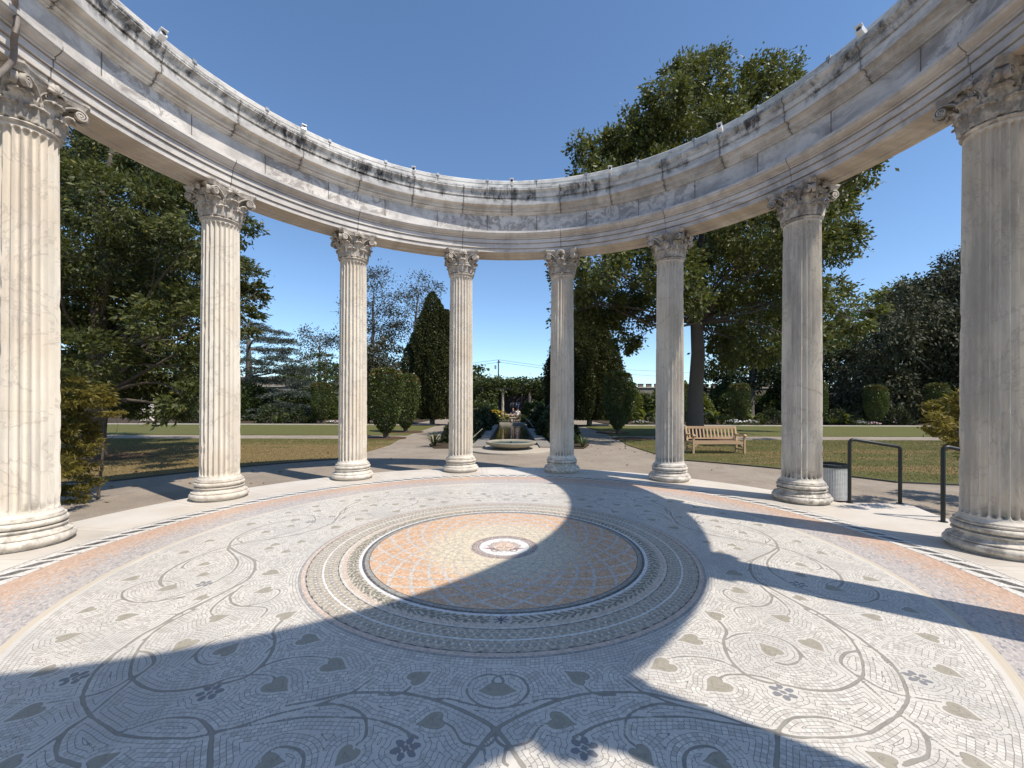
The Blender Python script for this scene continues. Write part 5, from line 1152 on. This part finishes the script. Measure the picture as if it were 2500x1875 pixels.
# two seated people -----------------------------------------------------------
def skin_mesh(name,mat,verts,edges,radii,parent,levels=2):
    me=bpy.data.meshes.new(name); me.from_pydata(verts,edges,[]); me.materials.append(mat); o=link(bpy.data.objects.new(name,me),parent)
    m=o.modifiers.new('skin','SKIN'); m.use_smooth_shade=True
    for v,r in zip(me.skin_vertices[0].data,radii): v.radius=(r,r) if not isinstance(r,tuple) else r
    me.skin_vertices[0].data[0].use_root=True
    s=o.modifiers.new('sub','SUBSURF'); s.levels=levels; s.render_levels=levels
    return o
def person(label,loc,rz,top,bottom):
    r=empty('person',loc,rz)
    # seated, facing +y; pelvis at seat height
    v=[(0,0,.55),(0,.01,.72),(0,.0,.90),(0,.0,1.02),(0,.02,1.10),(0,.05,1.17),(0,.06,1.25),(0,.05,1.32)]
    e=[(i,i+1) for i in range(7)]; rad=[(.155,.12),(.135,.10),(.155,.105),(.13,.085),(.055,.055),(.062,.07),(.082,.095),(.06,.07)]
    def chain(start,pts,rs):
        p=start
        for q,rr in zip(pts,rs): v.append(q); rad.append(rr); e.append((p,len(v)-1)); p=len(v)-1
        return p
    for s in(-1,1):
        h=chain(3,[(s*.17,0,1.01),(s*.24,.06,.80),(s*.20,.28,.79),(s*.17,.36,.80)],[.06,.048,.036,.034])
        for k in range(4): chain(h,[(s*.17+(k-1.5)*.021,.42,.798),(s*.17+(k-1.5)*.024,.455-.008*abs(k-1.5),.79)],[.009,.007])
        chain(h,[(s*.125,.385,.80),(s*.115,.41,.795)],[.010,.008])
        chain(0,[(s*.10,.10,.53),(s*.12,.44,.52),(s*.12,.46,.28),(s*.12,.44,.08),(s*.13,.56,.04)],[.085,.062,.055,.042,.038])
    skin_mesh('body',M['skin'],v,e,rad,r)
    # shirt with sleeves and trousers sit just outside the body
    v=[(0,0,.58),(0,.01,.72),(0,0,.90),(0,0,1.02),(0,.01,1.075)]; e=[(0,1),(1,2),(2,3),(3,4)]; rad=[(.172,.137),(.155,.12),(.175,.125),(.15,.10),(.075,.075)]
    for s in(-1,1):
        b=3
        for q,rr in(((s*.17,0,1.01),.078),((s*.22,.045,.86),.066)): v.append(q); rad.append(rr); e.append((b,len(v)-1)); b=len(v)-1
    skin_mesh('shirt',top,v,e,rad,r)
    v=[(0,0,.55)];e=[];rad=[(.17,.135)]
    for s in(-1,1):
        b=0
        for q,rr in(((s*.10,.10,.53),.10),((s*.12,.44,.52),.078),((s*.12,.46,.28),.068),((s*.12,.445,.12),.058)): v.append(q); rad.append(rr); e.append((b,len(v)-1)); b=len(v)-1
    skin_mesh('trousers',bottom,v,e,rad,r)
    skin_mesh('hair',M['hair'],[(0,.01,1.24),(0,.0,1.30),(0,.045,1.365)],[(0,1),(1,2)],[(.07,.06),(.088,.085),(.085,.09)],r)
    for s in(-1,1):
        MB().lathe([(0,-.010),(.008,-.006),(.010,0),(.008,.006),(0,.010)],10).build('eye',M['lens'],r); r.children[-1].location=(s*.032,.150,1.262)
        MB().tube([(s*.088,.05,1.275),(s*.098,.045,1.26),(s*.09,.05,1.235)],[.010,.016,.010],8).build('ear',M['skin'],r,smooth=60)
    MB().tube([(0,.150,1.265),(0,.172,1.235),(0,.155,1.225)],[.010,.016,.008],8).build('nose',M['skin'],r,smooth=60)
    MB().tube([(-.026,.146,1.196),(0,.153,1.193),(.026,.146,1.196)],[.004,.008,.004],6).build('mouth',M['petal_pink'],r,smooth=60)
    tag(r,label,'person','visitors at the far stone table'); return r
person('person in a white shirt with dark hair seated before the far table, back turned',(.75,36.42,GZ-.01),.15,M['shirt'],M['jeans'])
person('person in dark clothes seated across the far table, facing the camera',(.30,38.0,GZ-.01),PI-.2,M['dark'],M['dark'])
# battlemented wall and what stands beyond -----------------------------------
w=empty('garden_wall',(0,54.,GZ)); tag(w,'long battlemented tan wall closing the garden','wall')
MB().box((-37,0,2.05),(70,.6,4.1)).box((39,0,2.05),(70,.6,4.1)).build('wall',M['wallstone'],w)
MB().box((-37,0,4.16),(70.05,.85,.14)).box((39,0,4.16),(70.05,.85,.14)).build('string_course',M['stone'],w)
mb=MB()
for k in range(-62,65):
    x=k*1.15
    if -2<x<4: continue
    mb.box((x,0,4.23+.2),(.66,.5,.4)); mb.box((x,0,4.23+.43),(.76,.62,.07))
mb.build('battlements',M['wallstone'],w)
iv=empty('wall_ivy',(0,53.4,GZ)); tag(iv,'green climbers and bushes smothering the battlemented wall','ivy')
rng=np.random.default_rng(131); n=2600; x=np.r_[rng.uniform(-62,-4,n//2),rng.uniform(6,62,n//2)]
c=np.c_[x,-rng.uniform(.0,1.6,n),(2.9+.55*np.sin(x*.35)+.35*np.sin(x*1.1+1))*rng.uniform(0,1,n)**.7]
V,F,t=clumps_to_leaves(c,np.full(n,.55),np.tile((0,-.7,.2),(n,1)),20,.34,.13,rng,.4); np_mesh('foliage',V,F,LM['green'],iv,{'tint':('FLOAT','FACE',t)})
hs=empty('house',at(570,872,86)); hs.location.z=GZ; tag(hs,'house with a brown roof half hidden behind the cedar','house')
MB().box((0,0,2.2),(14,8,4.4)).build('wall',M['stone'],hs)
MB().add([(-7.6,-4.5,4.3),(7.6,-4.5,4.3),(7.6,4.5,4.3),(-7.6,4.5,4.3),(-7.6,0,7.3),(7.6,0,7.3)],[(0,1,5,4),(2,3,4,5),(0,4,3),(1,2,5)]).build('roof',M['shingle'],hs)
for x in(-4,0,4): f=MB().box((x,-4.03,2.3),(1.3,.1,1.5)).build('window',M['lens'],hs)
d=64.
lp=empty('street_lamp',gx(671,d)); lp.location.z=GZ; tag(lp,'pale street lamp post with a curved arm left of the third column','street lamp')
P=lambda x,y:at(x,y,d)-lp.location
MB().tube([(0,0,0),P(671,835),P(671,780)],[.13,.12,.09],10).build('post',M['lamp'],lp,smooth=60)
MB().tube([P(671,826),P(665,816),P(658,809),P(648,806),P(642,807)],[.06,.05,.045,.04,.04],8).build('arm',M['lamp'],lp,smooth=60)
MB().tube([P(645,807),P(640,807.5),P(636,808.5)],[.05,.12,.04],10).build('lamp_head',M['clip'],lp,smooth=60)
d=85.
up_=empty('utility_pole',gx(1076.5,d)); up_.location.z=GZ; tag(up_,'wooden utility pole above the vine arbour carrying thin wires','utility pole')
P=lambda x,y,d=d:at(x,y,d)-up_.location
MB().tube([(0,0,0),P(1076.5,776)],[.19,.13],10).build('pole',M['pole'],up_,smooth=60)
MB().tube([P(1079,781),P(1079,779)],.12,8).tube([P(1070,788),P(1070,796)],[.2,.2],10).build('transformer',M['clip'],up_,smooth=60)
MB().tube([P(1072,782),P(1081,782)],.05,6).build('crossarm',M['pole'],up_)
for i,(y0,xl,yl,xr,yr) in enumerate(((776,930,790,1420,800),(781,930,800,1420,812))):
    pts=[P(xl,yl,d),P((xl+1077)/2,(yl+y0)/2+2.5,d),P(1077,y0,d),P(1170,y0+13,d),P(1290,(y0+yr)/2+6,d),P(1500,yr+3,d)]
    MB().tube(pts,.028,5).build('wire',M['black'],up_,smooth=60)
# far trees closing the horizon behind the wall
def far_tree(label,x,d,h,w,seed,mat):
    b=gx(x,d); b.z=GZ; rng=np.random.default_rng(seed); lob=[]
    for k in range(9): lob.append((np.array(b)+np.array((rng.uniform(-w,w)*.7,rng.uniform(-w,w)*.5,rng.uniform(.3,.85)*h)),rng.uniform(.3,.5)*w))
    return tree('far_tree',label,'tree',b,(b.x,b.y,h*.9),lob,LM[mat],M['bark2'],.35,seed,group='trees beyond the garden wall',dens=5,per=30,ll=.42,lw=.15,cr=1.,twigs=.4)
for i,(x,d,h,w,mt,lab) in enumerate(((200,70,10,6,'dkleaf','far tree behind the big dark oak at the left'),(430,66,9,5,'dkleaf','far tree behind the second column'),(660,84,9,5,'green','far low tree beneath the thin crowned tree over the street lamp'),(770,74,10,5,'dkleaf','far tree just behind the third column'),(1032,50,6.2,2.3,'green','bushy tree just right of the cream column by the pool'),(1010,58,7.6,2.6,'green','bushy tree behind the cream column by the pool'),(1195,46,6,2.4,'dkleaf','bushy tree just left of the shaded column by the arbour'),(1290,60,8,4,'dkleaf','far tree behind the columnar trees right of the shaded column'),(1700,72,10,6,'dkleaf','far tree behind the stained column'),(2150,80,12,7,'dkleaf','far tree behind the large right column'))):
    far_tree(lab,x,d,h,w,200+i,mt)
# white statue pair glimpsed through the left oak: two pale marble pillars
for i,(x,lab) in enumerate(((308,'left of two short pale pillars glimpsed through the dark oak'),(327,'right of two short pale pillars glimpsed through the dark oak'))):
    d=40.; q=gx(x,d); q.z=GZ
    r=empty('marble_pillar',q); tag(r,lab,'pillar','pale pillars beyond the dark oak')
    MB().lathe([(.30,0),(.30,.2),(.22,.3),(.20,4.6),(.28,4.75),(.28,4.9)],18).build('pillar_shaft',M['slab'],r,smooth=40)
# ------------------------------------------------------------------ bench, bin, rails
bn=empty('garden_bench',(7.31,9.80,GZ+.03),.012); tag(bn,'wooden slatted garden bench with curved arms on the lawn','bench')
Wb=1.86
def bar(mb,a,b,w,h):
    a=Vector(a);b=Vector(b);d=b-a; Lg=d.length; q=d.to_track_quat('Y','Z').to_matrix(); mb.box((a+b)/2,(w,Lg,h),q)
for s in(-1,1):
    x=s*(Wb/2-.035)
    mb=MB(); mb.box((x,0,.315),(.065,.065,.63)); mb.build('front_leg',M['teak'],bn)
    mb=MB(); bar(mb,(x,.53,0),(x,.50,.44),.062,.07); bar(mb,(x,.50,.43),(x,.63,.93),.062,.055); mb.build('rear_leg',M['teak'],bn)
    mb=MB(); 
    P=[(x,-.07,.615),(x,-.05,.648),(x,.0,.662),(x,.15,.650),(x,.35,.640),(x,.54,.655)]
    for a_,b_ in zip(P[:-1],P[1:]): bar(mb,a_,b_,.085,.036)
    mb.tube([(x-.0425,-.065,.622),(x+.0425,-.065,.622)],.026,10); mb.build('armrest',M['teak'],bn)
    mb=MB(); bar(mb,(x,.03,.38),(x,.50,.36),.045,.075); bar(mb,(x,.03,.14),(x,.52,.14),.04,.05); mb.build('side_rail',M['teak'],bn)
mb=MB(); mb.box((0,.0,.375),(Wb-.13,.035,.085))
for s in(-1,1): bar(mb,(s*(Wb/2-.075),.0,.25),(s*(Wb/2-.18),.0,.345),.03,.05)
mb.build('front_rail',M['teak'],bn)
MB().box((0,.50,.36),(Wb-.13,.03,.08)).build('back_rail',M['teak'],bn)
for k in range(5): MB().box((0,.0+.03+k*.108,.433-.008*k),(Wb-.02 if k else Wb-.13,.088,.024)).build('seat_slat',M['teak'],bn)
mb=MB(); mb.box((0,.615,.885),(Wb-.125,.034,.085)); mb.build('top_rail',M['teak'],bn); MB().box((0,.525,.50),(Wb-.125,.034,.05)).build('lower_back_rail',M['teak'],bn)
for k in range(13):
    x=(k-6)*(Wb-.17)/13; mb=MB(); bar(mb,(x,.53,.52),(x,.615,.85),.05,.016); mb.build('back_slat',M['teak'],bn)
bi=empty('litter_bin',(5.98,3.05,GZ)); tag(bi,'round wire mesh litter bin with a black rim beside the stained column','bin')
mb=MB()
for k in range(52):
    a=TAU*k/52; mb.tube([(.292*math.sin(a),.292*math.cos(a),.03),(.298*math.sin(a),.298*math.cos(a),.60)],.0046,4,False)
for k in range(26): mb.lathe([(.296+.004*math.cos(t),.035+k*.0224+.0040*math.sin(t)) for t in(0,PI/2,PI,1.5*PI)],52,closed=True)
mb.build('wire_basket',M['wire'],bi)
MB().lathe([(.0,.03),(.272,.03),(.276,.60),(.268,.60),(.26,.05),(0,.05)],40).build('inner_liner',M['liner'],bi,smooth=40)
MB().lathe([(.27,.60),(.305,.60),(.308,.625),(.30,.648),(.27,.655),(.262,.64)],52,closed=True).build('rim',M['black'],bi,smooth=40)
MB().box((.05,-.285,.645),(.10,.05,.03)).build('hinge',M['black'],bi)
def rail(label,P0,P1,h0,h1):
    r=empty('handrail',P0); a=Vector(P0); b=Vector(P1)-a; d=b.normalized(); pts=[(0,0,0),(0,0,h0-.06)]
    pts+=[tuple(d*.06*(1-math.cos(t))+Vector((0,0,h0-.06+.06*math.sin(t)))) for t in(.4,.8,1.2)]
    dz=(h1-h0); pts+=[tuple(d*.065+Vector((0,0,h0)))]
    pts+=[tuple(b-d*.065+Vector((0,0,h1)))]+[tuple(b-d*.06*(1-math.sin(t))+Vector((0,0,h1-.06+.06*math.cos(t)))) for t in(.4,.8,1.2)]
    pts+=[tuple(b+Vector((0,0,h1-.06))),tuple(b)]
    MB().tube(pts,.0265,12).build('rail_tube',M['black'],r,smooth=60)
    for q in(Vector((0,0,0)),b): MB().lathe([(0,.008),(.05,.008),(.052,0)],20,(q.x,q.y)).build('base_plate',M['black'],r)
    tag(r,label,'handrail','black handrails on the marble landing')
rail('black tubular handrail next to the litter bin',(5.58,2.12,-.008),(6.37,2.08,-.008),1.03,.925)
rail('black tubular handrail partly hidden by the large right column',(5.97,1.03,-.008),(6.95,.90,GZ),1.03,.97)
tag(MB().tube([(4.55,11.65,GZ),(4.55,11.65,GZ+.36)],.012,6).tube([(4.55,11.65,GZ+.34),(4.55,11.65,GZ+.39)],.03,8).build('path_marker',M['black']),'thin dark marker stake left of the half shaded column','stake')
# short turf blades on the nearer lawns
def turf():
    rng=np.random.default_rng(7); n=150000; x=rng.uniform(4.9,21,n)*rng.choice([-1,1],n); y=rng.uniform(3.9,15.5,n); r=np.hypot(x,y)
    k=(r>9.9)&~((np.abs(x)<5.3)&(y>12.8))&(np.abs(x)>5.02)&(np.hypot(x-9.35,(y-16.1)*1.2)>1.9)&~((np.abs(x)<11.5)&(y<4.6)); x,y=x[k],y[k]; n=len(x)
    C=np.c_[x,y,np.full(n,GZ+.045)]; D=np.c_[rng.normal(size=n)*.45,rng.normal(size=n)*.45,np.full(n,1.)]
    V,F=leaf_quads(C,D,rng.uniform(.03,.065,n),np.full(n,.0045),rng)
    dry=((x<0)&(y<13.6)&(rng.uniform(size=n)<.72))|(rng.uniform(size=n)<.33)
    o=np_mesh('turf_blades',V,F,LM['grass'],None,{'tint':('FLOAT','FACE',np.where(dry,1.,np.minimum(.89,rng.uniform(0,.9,n))))}); o['kind']='stuff'
turf()
def litter():
    rng=np.random.default_rng(17); n=420; x=np.r_[rng.normal(7,4,n//2),rng.normal(-9,3,n-n//2)]; y=np.r_[rng.normal(12,4,n//2),rng.normal(7,2.5,n-n//2)]; r=np.hypot(x,y); k=(r>6.3)&(y>1.5)&(y<24)&(np.abs(x-.1)>1.7); x,y,r=x[k],y[k],r[k]; n=len(x)
    C=np.c_[x,y,np.where((r>9.8)&(np.abs(x)>5.3),GZ+.075,GZ+.012)]; a=rng.uniform(0,TAU,n); D=np.c_[np.cos(a),np.sin(a),rng.normal(size=n)*.2]
    V,F=leaf_quads(C,D,rng.uniform(.05,.11,n),rng.uniform(.012,.028,n),rng)
    o=np_mesh('fallen_leaves',V,F,M['dry'],None); o['kind']='stuff'
litter()
# ------------------------------------------------------------------ light
EL=math.radians(54.8); SX,SY=.826,-.564
w=bpy.data.worlds.new('World'); sc.world=w; w.use_nodes=True; nt=w.node_tree; nt.nodes.clear()
sky=nt.nodes.new('ShaderNodeTexSky'); sky.sky_type='NISHITA'; sky.sun_disc=False; sky.sun_elevation=EL; sky.sun_rotation=math.atan2(SX,SY); sky.altitude=900; sky.air_density=1.; sky.dust_density=.05; sky.ozone_density=1.5
bg=nt.nodes.new('ShaderNodeBackground'); bg.inputs[1].default_value=.13; ow=nt.nodes.new('ShaderNodeOutputWorld')
mx=nt.nodes.new('ShaderNodeMix'); mx.data_type='RGBA'; mx.blend_type='MULTIPLY'; mx.inputs[0].default_value=1; mx.inputs[7].default_value=(.85,.97,1.05,1)
nt.links.new(sky.outputs[0],mx.inputs[6]); nt.links.new(mx.outputs[2],bg.inputs[0]); nt.links.new(bg.outputs[0],ow.inputs[0])
sl=bpy.data.lights.new('sun','SUN'); sl.energy=3.75; sl.angle=math.radians(.55); sl.color=(1.,.93,.83); so=bpy.data.objects.new('sun',sl); COL.objects.link(so)
dv=Vector((SX*math.cos(EL),SY*math.cos(EL),math.sin(EL))); so.rotation_euler=dv.to_track_quat('Z','Y').to_euler(); so.location=dv*60
sc.view_settings.view_transform='Standard'; sc.view_settings.look='None'; sc.view_settings.exposure=.5; sc.view_settings.gamma=1
sc.render.engine='CYCLES'; sc.cycles.max_bounces=8; sc.cycles.transparent_max_bounces=8
